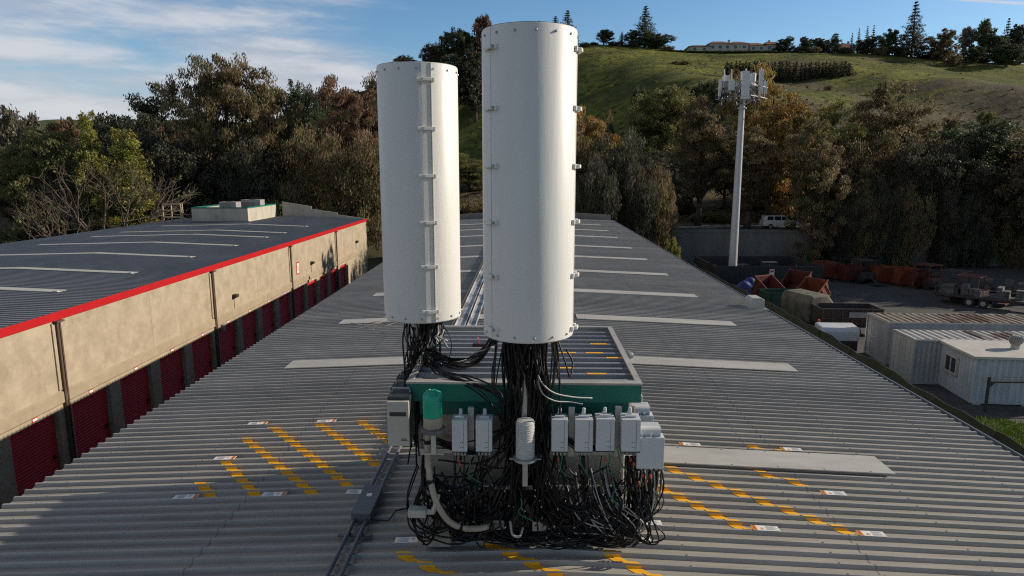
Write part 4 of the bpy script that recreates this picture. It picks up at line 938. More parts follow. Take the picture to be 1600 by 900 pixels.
# containers
def corr_box(b, x0, x1, y0, y1, z0, z1, pitch=.26, dep=.036, faces='xXyYt', mi=0):
    def line(a0, a1):
        n = max(2, int(round((a1-a0)/pitch))); out = []; p = (a1-a0)/n
        for i in range(n): out += [(a0+i*p, 0), (a0+i*p+p*.3, 0), (a0+i*p+p*.5, 1), (a0+i*p+p*.8, 1)]
        out.append((a1, 0)); return out
    def strip(pts, f0, f1):
        vs_ = [f0(*q) for q in pts]+[f1(*q) for q in pts]; n = len(pts); b.add(vs_, [(i, i+1, n+i+1, n+i) for i in range(n-1)], mi)
    ly, lx = line(y0, y1), line(x0, x1)
    if 'x' in faces: strip(ly, lambda a, d: (x0+d*dep, a, z0), lambda a, d: (x0+d*dep, a, z1))
    if 'X' in faces: strip(ly, lambda a, d: (x1-d*dep, a, z0), lambda a, d: (x1-d*dep, a, z1))
    if 'y' in faces: strip(lx, lambda a, d: (a, y0+d*dep, z0), lambda a, d: (a, y0+d*dep, z1))
    if 'Y' in faces: strip(lx, lambda a, d: (a, y1-d*dep, z0), lambda a, d: (a, y1-d*dep, z1))
    if 't' in faces: strip(lx, lambda a, d: (a, y0, z1-d*dep), lambda a, d: (a, y1, z1-d*dep))
def container(name, loc, rzv, L_, W_, H_, lab, mat_wall, mat_roof, plain_end=False):
    t = thing(name, loc, lab, 'shipping container', rz=rzv)
    b = MB(); corr_box(b, .06, L_-.06, .05, W_-.05, .12, H_-.10, faces=('X' if plain_end else 'xX')+'yY'); b.build('wall', mat_wall, t)
    b = MB(); corr_box(b, .06, L_-.06, .09, W_-.09, .2, H_+.012, .42, .06, 't'); b.build('roof', mat_roof, t)
    b = MB()
    for x in (0, L_-.11):
        for y in (0, W_-.11): b.box(x, x+.11, y, y+.11, 0, H_)
    for x in (0, L_-.06): b.box(x, x+.06, .111, W_-.111, H_-.12, H_-.005); b.box(x, x+.06, .111, W_-.111, .02, .16)
    for y in (0, W_-.06): b.box(.111, L_-.111, y, y+.06, H_-.10, H_-.005); b.box(.111, L_-.111, y, y+.06, .02, .16)
    b.build('frame', mat_wall, t, bevel=.008)
    if plain_end:
        for y0, y1 in ((.12, W_/2-.01), (W_/2+.01, W_-.12)):
            d = MB().box(.012, .05, y0, y1, .17, H_-.13).build('door', cont_grey, t, bevel=.01)
            for k in (.25, .7):
                MB().tube([(.0, y0+(y1-y0)*k, .2), (.0, y0+(y1-y0)*k, H_-.2)], .014, 6).build('lock_rod', cont_grey, d)
    return t
p1 = at_z(1351, 487.5, 2.6); p2 = at_z(1388, 504, 2.6); p3 = at_z(1572, 490.5, 2.6)
ang = math.atan2(p3.y-p1.y, p3.x-p1.x); ww = (p1-p2).length
ang1 = math.atan2(-(p2.x-p1.x), (p1.y-p2.y))*-1
container('shipping_container', (p2.x, p2.y, 0), ang, 9.1, 2.75, 2.62, 'weathered shipping container with rust-streaked roof, farthest of the yard containers', cont_blue, rust_brown)
q2 = at_z(1430, 531, 2.5); q1 = at_z(1390, 514, 2.5)
container('shipping_container', (q2.x, q2.y, 0), ang, 8.2, 2.44, 2.5, 'pale shipping container with plain doors between the rusty one and the white office', cont_blue, rust_white, True)
# white container office with flat roof
o2 = at_z(1525, 557, 2.5); o1 = at_z(1470, 532, 2.5); oang = ang - R(2)
t = thing('container_office', (o2.x+.05, o2.y+.1, 0), 'white corrugated container office with a small window and flat pale roof', 'site office', rz=oang)
b = MB(); corr_box(b, 0, 6.0, 0, 3.3, .12, 2.36, .30, .075, 'xXyY'); b.build('wall', office_paint, t)
b = MB(); b.box(-.12, 6.12, -.12, 3.42, 2.361, 2.5); b.build('roof', office_roof, t, bevel=.02)
b = MB(); b.box(.02, 5.98, .02, 3.28, 0.05, .16); b.box(.1, .5, -.02, .02, 0, .1); b.box(2.4, 3.0, -.03, .02, 0.0, .13); b.build('base_beam', cont_grey, t)
wf = MB()
wy0, wy1, wz0, wz1 = 1.35, 2.5, 1.05, 2.0
for (y0, y1, z0, z1) in ((wy0, wy1, wz0, wz0+.09), (wy0, wy1, wz1-.09, wz1), (wy0, wy0+.09, wz0+.091, wz1-.091), (wy1-.09, wy1, wz0+.091, wz1-.091), ((wy0+wy1)/2-.03, (wy0+wy1)/2+.03, wz0+.091, wz1-.091)): wf.box(-.10, .03, y0, y1, z0, z1)
w_ = wf.build('window', timber if False else office_roof, t)
MB().box(-.06, -.045, wy0+.05, wy1-.05, wz0+.05, wz1-.05).build('pane', glass_dark, w_)
t2 = thing('turbine_vent', at_z(1586, 545, 2.5), 'round spinning turbine vent on the white office roof', 'roof vent')
b = MB(); b.lathe([(.2, 0), (.2, .22), (.24, .24)], n=20); b.build('collar', galv, t2, smooth=True)
b = MB(); n = 22
for i in range(n):
    a = 2*PI*i/n; pts = []
    for k in range(6):
        q = -1+k*.4; rr = .30*math.sqrt(max(.08, 1-.75*q*q)); aa = a+.25*q; pts.append((rr*math.cos(aa), rr*math.sin(aa), .46+q*.21))
    b.tube(pts, .028, 4)
b.lathe([(.18, .63), (.14, .69), (.03, .71)], n=16); b.lathe([(.24, .25), (.2, .66)], n=16); b.build('turbine_head', hvac, t2, smooth=True)
# steel post with horizontal pipe by the office
g0 = at_z(1539, 643, 0); t = thing('pipe_stand', (g0.x, g0.y, 0), 'dark steel post carrying a horizontal pipe in front of the white office', 'pipe stand')
MB().box(-.05, .05, -.05, .05, 0, 1.75).build('post', dark_steel, t); MB().box(.051, 5, -.04, .04, 1.45, 1.53).build('pipe', dark_steel, t)
MB().prism([(.051, 1.2), (.051, 1.44), (.28, 1.44)], -.03, .03, 'y').build('brace', dark_steel, t)
# lit grass patch right of the fence
gm = material('grass_blade', (.13, .20, .02), .8, 0, (.20, .27, .03), .8, 1, spec=.2)
rg = np.random.default_rng(5); nb = 26000
gx = rg.uniform(17.6, 27, nb); gy = rg.uniform(20.5, 30.8, nb); keep = (gy < 30.2 - .09*(gx-20)+.35*np.sin(gx*2.1)) & (gy-20 > (18-gx)*.0)
gx, gy = gx[keep], gy[keep]; nb = len(gx)
a = rg.uniform(0, 2*PI, nb); hh = rg.uniform(.06, .22, nb); w_ = rg.uniform(.012, .03, nb); lx, ly = rg.normal(0, .05, nb), rg.normal(0, .05, nb)
V = np.zeros((nb, 3, 3)); V[:, 0] = np.stack([gx-np.cos(a)*w_, gy-np.sin(a)*w_, 0*gx], 1); V[:, 1] = np.stack([gx+np.cos(a)*w_, gy+np.sin(a)*w_, 0*gx], 1); V[:, 2] = np.stack([gx+lx, gy+ly, hh], 1)
me = bpy.data.meshes.new('grass'); me.from_pydata(V.reshape(-1, 3).tolist(), [], np.arange(nb*3).reshape(-1, 3).tolist()); me.materials.append(gm)
o = bpy.data.objects.new('grass', me); COL.objects.link(o); tag(o, 'bright green grass strip beside the mesh fence and office', 'grass', kind='stuff')
sheet('grass_ground', [(17.2, 20.2), (27.2, 20.2), (27.2, 29.4), (20, 30.1), (17.2, 30.4)], .004, material('grass_soil', (.07, .085, .02), .95, 0, (.10, .13, .03), 1.2, 1))

# retaining wall
b = MB(); b.box(11, 40, 82.0, 82.45, 0, 4.0); b.box(11, 40, 81.9, 82.55, 4.001, 4.25)
o = tag(b.build('retaining_wall', concrete), 'long dark concrete retaining wall behind the yard with coping', 'retaining wall')
b = MB(); b.box(40.001, 75, 81.6, 82.3, 0, 3.2)
tag(b.build('retaining_wall', concrete), 'lower retaining wall behind the row of hoppers, under the trees', 'retaining wall')
# monopole compound
mp0 = at_z(1143, 447, 0)
MPX, MPY = mp0.x, mp0.y
t = thing('fence_enclosure', (MPX, MPY, 0), 'dark fenced compound around the foot of the monopole with a small sign', 'fence enclosure')
X0, X1, Y0, Y1 = -2.4, 8.0, -2.2, 5.6
b = MB()
for (x0, x1, y0, y1) in ((X0, X1, Y0, Y0+.06), (X0, X1, Y1, Y1+.06), (X0, X0+.06, Y0+.061, Y1-.001), (X1-.06, X1, Y0+.061, Y1-.001)): b.box(x0, x1, y0, y1, .05, 2.35)
b.build('mesh_panel', fence_black, t)
for x in np.linspace(X0, X1, 5):
    for y in (Y0-.05, Y1+.11): MB().tube([(x, y, 0), (x, y, 2.55)], .04, 6).build('post', dark_steel, t)
sg = MB().box(5.1-2.2, 5.55-2.2, Y0-.03, Y0-.005, 1.3, 2.05).build('sign', sign_white, t)
MB().box(2.95, 3.30, Y0-.036, Y0-.031, 1.75, 1.95).build('sign_marking', plate_red, sg); MB().box(2.95, 3.30, Y0-.036, Y0-.031, 1.40, 1.55).build('sign_marking', sign_grey, sg)
# equipment cabinets inside
for i, (x, y, s, lab) in enumerate(((1.6, 2.6, 1.9, 'grey equipment cabinet inside the dark compound, left one'), (4.6, 2.8, 2.1, 'grey equipment cabinet inside the dark compound, right one'))):
    u = thing('equipment_cabinet', (MPX+x, MPY+y, 0), lab, 'cabinet', 'cabinets in the pole compound')
    MB().box(-.8, .8, -.5, .5, .1, s).build('case', fence_black, u, bevel=.03); MB().box(-.7, .7, -.53, -.505, .3, s-.2).build('door', dark_steel, u, bevel=.01)
HP = at_y(1155, 155, MPY).z
t = thing('monopole', (MPX, MPY, 0), 'tall slim grey cell monopole with antenna panels on a top platform', 'monopole')
b = MB(); b.lathe([(.42, 0), (.42, 1.2), (.27, HP), (.27, HP+.2)], n=16); b.build('pole', pole_mat, t, smooth=True)
b = MB(); b.lathe([(.6, 0), (.6, .06)], n=16); b.lathe([(.45, HP-.9), (.45, HP-.8)], n=16); b.build('collar', galv, t)
b = MB(); hub = HP-.2
for k in range(3):
    a = R(80+120*k); dx, dy = math.cos(a), math.sin(a)
    b.tube([(dx*.25, dy*.25, hub-.4), (dx*1.5, dy*1.5, hub+.4)], .06, 6); b.tube([(dx*.2, dy*.2, hub+.5), (dx*1.6, dy*1.6, hub+.5)], .05, 6)
    px_, py_ = -dy, dx
    for zz in (hub+.3, hub+1.3): b.tube([(dx*1.6-px_*2.0, dy*1.6-py_*2.0, zz), (dx*1.6+px_*2.0, dy*1.6+py_*2.0, zz)], .045, 6)
for zz in (hub+.35, hub+1.2):
    pts = [(1.7*math.cos(2*PI*i/18), 1.7*math.sin(2*PI*i/18), zz) for i in range(19)]; b.tube(pts, .035, 5)
b.build('platform', galv, t)
def mpt(px, py, dy=0):
    p = at_y(px, py, MPY+dy); return Vector((p.x-MPX, dy, p.z))
for (x0, x1, ya, yb, dy, d) in ((1160, 1172, 111, 155, -1.9, .22), (1139, 1148, 126, 141, -1.5, .25), (1123.5, 1128, 126, 151, -.6, .3), (1187, 1193, 110, 147, -1.2, .3), (1194, 1199, 127, 147, .3, .3), (1129, 1140, 118, 127, .4, .4), (1150, 1155, 128, 146, .8, .25)):
    p = mpt((x0+x1)/2, ya, dy); q = mpt((x0+x1)/2, yb, dy); w = (mpt(x1, ya, dy).x-mpt(x0, ya, dy).x)
    o = MB().box(p.x-w/2, p.x+w/2, dy-d/2, dy+d/2, q.z, p.z).build('antenna_panel', antenna_mat, t, bevel=.04)
    MB().tube([(p.x, dy+d/2+.08, q.z-.3), (p.x, dy+d/2+.08, p.z+.2)], .05, 6).build('mount_pipe', galv, o)
p = mpt(1177, 115, .9); q = mpt(1177, 157, .9); MB().lathe([(.28, q.z), (.28, p.z), (.2, p.z+.06)], (p.x, .9, 0), 14).build('antenna_panel', antenna_mat, t, smooth=True)
for px, ya, yb, dy in ((1131.5, 108, 128, 0), (1143, 108, 126, .6), (1158, 112, 128, 1.2), (1166, 107, 114, -1.6), (1189, 107, 125, -.6), (1192, 108, 125, .2)):
    p = mpt(px, ya, dy); q = mpt(px, yb, dy); MB().tube([q, p], .06, 6).build('whip_antenna', antenna_mat, t)
b = MB(); rr = random.Random(3)
for i in range(70):
    cx_ = rr.choice((1132, 1134, 1138, 1152, 1160, 1176, 1188)); p = mpt(cx_+rr.uniform(-5, 5), rr.uniform(122, 150), rr.uniform(-1.2, 1.2)); b.tube(spline([p, p+Vector((rr.uniform(-.35, .35), rr.uniform(-.3, .3), -rr.uniform(.2, .9))), p+Vector((rr.uniform(-.6, .6), rr.uniform(-.4, .4), -rr.uniform(.3, 1.8)))], 4), .035, 4)
b.build('jumper_cables', dark_plastic, t)
b = MB()
for px, py, dy in ((1133, 132, -.9), (1136, 140, -.8), (1130, 144, .3), (1156, 136, -.8), (1178, 140, -.9), (1188, 140, .6), (1135, 126, .8), (1150, 138, -.6)):
    p = mpt(px, py, dy); MB().cbox(p, (.35, .25, .6)).build('remote_radio', hvac, t, bevel=.02)

# hoppers / dumpsters
def hopper(loc, rzv, mat, lab, L_=2.2, W_=1.8, H_=1.3, tilt=0., grp='steel hoppers in the yard'):
    t = thing('steel_hopper', loc, lab, 'hopper', grp, rzv); t.rotation_euler = (0, tilt, rzv)
    b = MB(); t_ = .05
    prof_o = [(-L_/2, .5), (-L_/2, H_), (L_/2+.35, H_), (L_/2-.25, .22), (-L_/2+.3, .22)]
    prof_i = [(-L_/2+t_, .52), (-L_/2+t_, H_), (L_/2+.28, H_), (L_/2-.29, .22+t_), (-L_/2+.32, .22+t_)]
    n = 5
    vs_ = [(x, -W_/2, z) for x, z in prof_o]+[(x, W_/2, z) for x, z in prof_o]+[(x, -W_/2+t_, z) for x, z in prof_i]+[(x, W_/2-t_, z) for x, z in prof_i]
    fs = []
    fs += [(0, 1, 2, 3, 4), (5, 9, 8, 7, 6)]
    for i in (0, 2, 3, 4): j = (i+1) % 5; fs.append((i, 5+i, 5+j, j))
    fs += [(10, 14, 13, 12, 11), (15, 16, 17, 18, 19)]
    for i in (0, 2, 3, 4): j = (i+1) % 5; fs.append((10+i, 10+j, 15+j, 15+i))
    fs += [(1, 11, 12, 2), (6, 7, 17, 16), (1, 6, 16, 11), (2, 12, 17, 7)]
    b.add(vs_, fs); b.build('bin', mat, t)
    for sg_ in (-1, 1):
        y0, y1 = sorted((sg_*(W_/2+.001), sg_*(W_/2+.06))); b = MB()
        for x in np.linspace(-L_/2+.25, L_/2-.1, 4): b.box(x-.04, x+.04, y0, y1, .3, H_-.04)
        b.box(-L_/2-.05, L_/2+.4, y0, y1, H_-.049, H_+.04); b.build('side_rib', mat, t)
        y0, y1 = sorted((sg_*(W_/2-.3), sg_*(W_/2-.1))); MB().box(-L_/2, L_/2, y0, y1, 0, .21).build('skid', dark_steel, t)
    return t
def gp(px, py): return at_z(px, py, 0)
hopper(gp(1285, 436), R(-80), rust_orange, 'bright red-orange hopper at the left end of the row under the trees', 2.0, 1.6, 1.9)
hopper(gp(1325, 440), R(-82), rust_red, 'dull red hopper second from the left in the row under the trees', 2.0, 1.6, 1.75)
hopper(gp(1372, 442), R(-86), rust_orange, 'orange hopper in the middle of the row with a grey plate on it', 2.0, 1.5, 1.75)
hopper(gp(1408, 446), R(-88), rust_orange, 'orange hopper with a pale tag, right of the middle one', 2.0, 1.5, 1.85)
o = hopper(gp(1194, 472), R(120), rust_red, 'dark red hopper tipped on its side beside the blue tarp', 2.1, 2.0, 1.5, R(-35)); o.location.z = .35
o = hopper(gp(1246, 466), R(40), rust_red, 'tipped red hopper with a white label, beside the orange one', 2.1, 2.0, 1.5, R(-38)); o.location.z = .5
MB().box(-.3, .3, -1.225-.06, -1.21-.055, .8, 1.05).build('label_plate', sign_white, o)
o = hopper(gp(1272, 482), R(30), rust_orange, 'tipped bright orange hopper nearest the open yard', 2.2, 2.0, 1.5, R(-42)); o.location.z = .5
hopper(gp(1219, 484), R(5), dark_green, 'dark green dumpster standing level by the fence', 2.9, 1.9, 1.6)
# blue tarp heap, debris heap, olive tarp covered machine
def heap(name, loc, sx, sy, sz, mat, lab, cat, seed, part=None):
    r_ = random.Random(seed); bm = bmesh.new(); bmesh.ops.create_icosphere(bm, subdivisions=4, radius=1)
    ph = [(r_.uniform(0, 6), r_.uniform(1.5, 4), r_.uniform(0, 6)) for _ in range(5)]
    for v in bm.verts:
        d = 1+sum(.07*math.sin(v.co.x*f_+p_)*math.cos(v.co.y*f_*1.2+q_+v.co.z*2) for p_, f_, q_ in ph)+.05*math.sin(9*v.co.x+5*v.co.y)
        v.co = Vector((v.co.x*d*sx, v.co.y*d*sy, max(-.02, v.co.z*d*sz)))
    me = bpy.data.meshes.new(name); bm.to_mesh(me); bm.free(); me.materials.append(mat); me.polygons.foreach_set('use_smooth', [True]*len(me.polygons))
    o = bpy.data.objects.new(name, me); COL.objects.link(o); o.location = loc; return tag(o, lab, cat)
heap('tarp_heap', gp(1168, 462), 1.5, 1.1, 1.5, blue_tarp, 'heap under a blue tarp beside the dark fence', 'tarp', 1)
b = MB(); rr = random.Random(4)
for i in range(60):
    M = Matrix.Translation((rr.gauss(0, 1.2), rr.gauss(0, .8), rr.uniform(.1, 1.2))) @ Matrix.Rotation(rr.uniform(0, 6), 4, 'Z') @ Matrix.Rotation(rr.uniform(-.6, .6), 4, 'X')
    b.box(-rr.uniform(.1, .5), rr.uniform(.1, .5), -rr.uniform(.05, .25), rr.uniform(.05, .25), -.1, rr.uniform(-.05, .12), 0, M)
o = tag(b.build('scrap_pile', debris_mat), 'pile of grey scrap behind the tipped dark red hopper', 'scrap pile', kind='stuff'); o.location = gp(1190, 446)
g = gp(1256, 508); t = thing('covered_machine', (g.x, g.y, 0), 'machine draped in an olive tarp beside the black trailer', 'covered machine', rz=R(20))
b = MB(); b.prism([(-1.0, .5), (-1.1, 2.0), (-.8, 2.5), (.7, 2.55), (1.25, 1.9), (1.3, .5)], -1.5, 1.5, 'y'); b.build('tarp_cover', olive_tarp, t, bevel=.18, seg=3, smooth=True)
b = MB(); b.box(-1, 1.1, -1.3, 1.3, .25, .7); b.build('chassis', dark_steel, t)
for x in (-.7, .8):
    for y in (-1.35, 1.15): MB().lathe([(.38, 0), (.4, .05), (.4, .2), (.38, .25)], n=16, M=Matrix.Translation((x, y+.25, .4)) @ Matrix.Rotation(R(90), 4, 'X')).build('wheel', tyre, t)
# black dump trailer
g = gp(1318, 521); t = thing('dump_trailer', (g.x, g.y, 0), 'black high-sided dump trailer parked behind the rusty container', 'trailer', rz=ang)
b = MB()
for (x0, x1, y0, y1) in ((-2.1, 2.1, -1.1, -1.03), (-2.1, 2.1, 1.03, 1.1), (-2.1, -2.03, -1.029, 1.029), (2.03, 2.1, -1.029, 1.029)): b.box(x0, x1, y0, y1, .85, 2.0)
b.box(-2.02, 2.02, -1.02, 1.02, .85, .92); b.build('bed', dark_steel, t)
b = MB()
for x in np.linspace(-2, 2, 7): b.box(x-.04, x+.04, -1.17, -1.101, .85, 1.95)
b.box(-2.12, 2.12, -1.18, -1.101, 1.951, 2.04); b.box(-2.12, 2.12, -1.19, -1.101, 1.3, 1.36); b.build('side_rib', brown_metal, t)
MB().box(-.25, .95, -1.215, -1.191, 1.42, 1.8).build('side_plate', hvac, t)
MB().box(-1.8, 2.6, -.5, .5, .55, .84).build('chassis', dark_steel, t)
for x in (-.5, .4):
    for y in (-1.0, .75):
        w = MB().lathe([(.34, 0), (.36, .05), (.36, .2), (.34, .25)], n=16, M=Matrix.Translation((x, y+.25, .36)) @ Matrix.Rotation(R(90), 4, 'X')).build('wheel', tyre, t)
# white pickup seen over the fence
g = gp(1304, 549); t = thing('white_tank', (g.x, g.y, 0), 'white rounded plastic panel on a dark base beside the fence and black trailer', 'panel', rz=ang)
b = MB(); n = 8
pr = [(-.5+.95*math.sin(R(q)), 1.15+.55*math.cos(R(q))) for q in (-60, -40, -20, 0, 20)]
pr = [(-.7, .85), (-.75, 1.5), (-.6, 1.72), (.5, 1.8), (.62, 1.7), (.62, .85)]
b.prism(pr, -1.15, 1.15, 'x'); b.build('shell', suv_paint, t, bevel=.06, seg=3, smooth=True)
MB().box(-1.1, 1.1, -.65, .6, .2, .84).build('base', dark_steel, t)
g = gp(1276, 533); t = thing('orange_post', (g.x, g.y, 0), 'short bright orange post beside the fence near the white panel', 'post')
MB().tube([(0, 0, 0), (.05, 0, 1.5)], .09, 8).build('post', material('bright_orange', (.75, .12, .04), .5), t); MB().box(-.2, .2, -.2, .2, 0, .06).build('foot', dark_steel, t)
# machines / trailers at the right end of the yard
def flatbed(px, py, rzv, L_, lab):
    g = gp(px, py); t = thing('flatbed_trailer', (g.x, g.y, 0), lab, 'trailer', 'trailers at the back of the yard', rzv)
    MB().box(-L_/2, L_/2, -1.1, 1.1, .75, .9).build('deck', dark_steel, t)
    b = MB(); b.box(-L_/2, L_/2+1.4, -.35, -.2, .55, .749); b.box(-L_/2, L_/2+1.4, .2, .35, .55, .749); b.build('chassis', rust_red, t)
    for x in (-.6, .4):
        for y in (-1.2, .95):
            w = MB().lathe([(.36, 0), (.4, .05), (.4, .2), (.36, .25)], n=16, M=Matrix.Translation((x, y+.25, .4)) @ Matrix.Rotation(R(90), 4, 'X')).build('wheel', tyre, t)
            MB().lathe([(.2, -.012), (.2, .005)], n=12, M=Matrix.Translation((x, y, .4)) @ Matrix.Rotation(R(90), 4, 'X')).build('rim', hvac, w)
    b = MB()
    for x in (-L_/2+.1, -L_/4, 0, L_/4, L_/2-.1): b.box(x-.03, x+.03, -1.15, -1.101, .8, 1.5)
    b.box(-L_/2, L_/2, -1.16, -1.101, 1.501, 1.56); b.build('side_rail', dark_steel, t)
    b = MB(); rr = random.Random(int(px))
    for i in range(12):
        x = rr.uniform(-L_/2+.4, L_/2-.5); s = rr.uniform(.2, .45); b.box(x-s, x+s, -rr.uniform(.2, .8), rr.uniform(.2, .8), .901, .95+rr.uniform(.1, .9))
    b.build('load', debris_mat, t)
flatbed(1530, 478, R(-42), 6.5, 'dark flatbed trailer with scrap load at the right of the yard, wheel visible')
flatbed(1590, 470, R(-38), 6.0, 'dark flatbed trailer with scrap load farthest right, behind the other flatbed')
def machine(px, py, rzv, mat, lab):
    g = gp(px, py); t = thing('yard_machine', (g.x, g.y, 0), lab, 'machine', 'old machines at the back of the yard', rzv)
    MB().box(-1.2, 1.2, -.9, .9, .45, 1.2).build('body', mat, t, bevel=.08)
    b = MB()
    for x in (-.9, .7):
        for y in (-.75, .75): b.box(x-.05, x+.05, y-.05, y+.05, 1.201, 2.3)
    b.box(-1.0, .85, -.85, .85, 2.301, 2.4); b.build('canopy', mat, t)
    MB().box(-.4, .2, -.4, .4, 1.201, 1.6).build('seat', dark_steel, t, bevel=.05)
    for x in (-.8, .8):
        for y in (-1.1, .8): MB().lathe([(.42, 0), (.46, .06), (.46, .24), (.42, .3)], n=16, M=Matrix.Translation((x, y+.3, .46)) @ Matrix.Rotation(R(90), 4, 'X')).build('wheel', tyre, t)
    b = MB(); b.tube([(1.2, 0, .8), (2.2, 0, .35), (2.7, 0, .3)], .09, 6); b.box(2.2, 2.8, -.7, .7, .2, .32); b.build('boom', mat, t)
machine(1448, 450, R(-70), rust_red, 'dark red wheeled machine with a canopy, left of the two old machines')
machine(1492, 462, R(-60), dark_steel, 'dark wheeled machine with pale markings, right of the two old machines')
machine(1347, 441, R(-84), dark_steel, 'dark wheeled machine squeezed between the dull red and the orange hopper')
hopper(gp(1428, 449), R(-80), rust_red, 'dull red hopper at the right end of the hopper row', 1.9, 1.5, 1.7)
machine(1515, 472, R(-50), rust_red, 'dull red wheeled machine beside the first flatbed trailer')
g = gp(1233, 418); 
tag(MB().box(-1.6, 1.6, -.9, .9, 0, 1.4).box(-1.7, 1.7, -1, 1, 1.401, 1.5).build('black_bin', dark_steel, bevel=.04, loc=(gp(1228, 425))), 'low black lidded bin by the compound fence and trees', 'bin')

# white SUV on the upper road
sg = at_y(1213, 361, 87.3); t = thing('parked_suv', (sg.x+.3, 87.3, 4.02), 'white SUV parked on the road above the retaining wall', 'car')
b = MB(); pr = [(-2.3, .45), (-2.35, .95), (-2.2, 1.1), (-1.95, 1.12), (-1.55, 1.75), (.3, 1.78), (1.05, 1.15), (2.1, 1.02), (2.32, .85), (2.35, .45)]
b.prism([(-2.3, .42), (-2.35, .95), (-2.2, 1.1), (1.15, 1.12), (2.1, 1.02), (2.32, .85), (2.35, .42)], -.92, .92, 'y'); b.build('body', suv_paint, t, bevel=.07, seg=3, smooth=True)
b = MB(); b.prism([(-2.15, 1.08), (-1.95, 1.74), (.35, 1.78), (1.1, 1.1)], -.80, .80, 'y'); b.build('cabin', suv_paint, t, bevel=.06, seg=2, smooth=True)
for x0, x1, s0, s1 in ((-1.85, -1.05, .0, .0), (-.95, -.1, 0, 0), (.0, .72, 0, -.32)):
    for sgn in (-1, 1): MB().prism([(x0, 1.17), (x1, 1.17), (x1+s1, 1.64), (x0+.05, 1.64)], sgn*.806-.004, sgn*.806+.004, 'y').build('window', glass_dark, t)
MB().prism([(.52, 1.66), (1.08, 1.17), (1.11, 1.2), (.56, 1.69)], -.7, .7, 'y').build('windscreen', glass_dark, t)
for x in (-1.4, 1.45):
    for y in (-.95, .72):
        w = MB().lathe([(.3, 0), (.35, .04), (.35, .2), (.3, .23)], n=20, M=Matrix.Translation((x, y+.23, .35)) @ Matrix.Rotation(R(90), 4, 'X')).build('wheel', tyre, t)
        MB().lathe([(.2, -.012), (.2, .004)], n=12, M=Matrix.Translation((x, y, .35)) @ Matrix.Rotation(R(90), 4, 'X')).build('rim', hvac, w)
for y in (-.75, .5): MB().box(-2.38, -2.3, y, y+.25, .8, 1.0).build('tail_light', plate_red, t)

# ------------------------------------------------------------------ houses on the hill
def house(px0, px1, pyt, Y, lab, segs, depth=10):
    a = at_y(px0, 80, Y); c = at_y(px1, 80, Y); w = c.x-a.x; zb_ = height((a.x+c.x)/2, Y)-1.0; ztop = at_y(px0, pyt, Y).z
    t = thing('hill_house', ((a.x+c.x)/2, Y, zb_), lab, 'house', 'houses on the ridge'); H = ztop-zb_
    n = len(segs); x = -w/2
    for fr, hk, ov in segs:
        wd = w*fr; hh = H*hk
        MB().box(x+.01, x+wd-.01, -depth/2, depth/2, 0, hh*.70).build('wall', house_wall, t)
        b = MB(); e = .7; b.add([(x-e, -depth/2-e, hh*.68), (x+wd+e, -depth/2-e, hh*.68), (x+wd+e, depth/2+e, hh*.68), (x-e, depth/2+e, hh*.68), (x+min(3, wd*.25), 0, hh), (x+wd-min(3, wd*.25), 0, hh)],
                            [(0, 1, 5, 4), (1, 2, 5), (2, 3, 4, 5), (3, 0, 4), (3, 2, 1, 0)]); r_ = b.build('roof', tile_roof, t)
        k = max(1, int(wd/3.2))
        for i in range(k):
            xx = x+wd*(i+.5)/k; f_ = MB().box(xx-.9, xx+.9, -depth/2-.06, -depth/2-.002, hh*.28, hh*.58).build('window', antenna_mat, t); MB().box(xx-.75, xx+.75, -depth/2-.1, -depth/2-.061, hh*.31, hh*.55).build('pane', glass_dark, f_)
        x += wd
    MB().box(w*.2, w*.2+.9, 0, .9, H*.7, H*1.12).build('chimney', house_wall, t)
    return t
house(1074, 1164, 65, 334, 'long pale ridge-top house with terracotta roof and many windows, left of the two', [(.33, .72, 0), (.37, 1.0, 0), (.30, .98, 0)])
house(1166, 1214, 65.5, 336, 'smaller pale ridge-top house with terracotta roof, right of the two', [(.5, .92, 0), (.5, 1.0, 0)])
house(1308, 1330, 68, 352, 'small pale house half hidden among trees on the ridge', [(1., 1., 0)], 8)

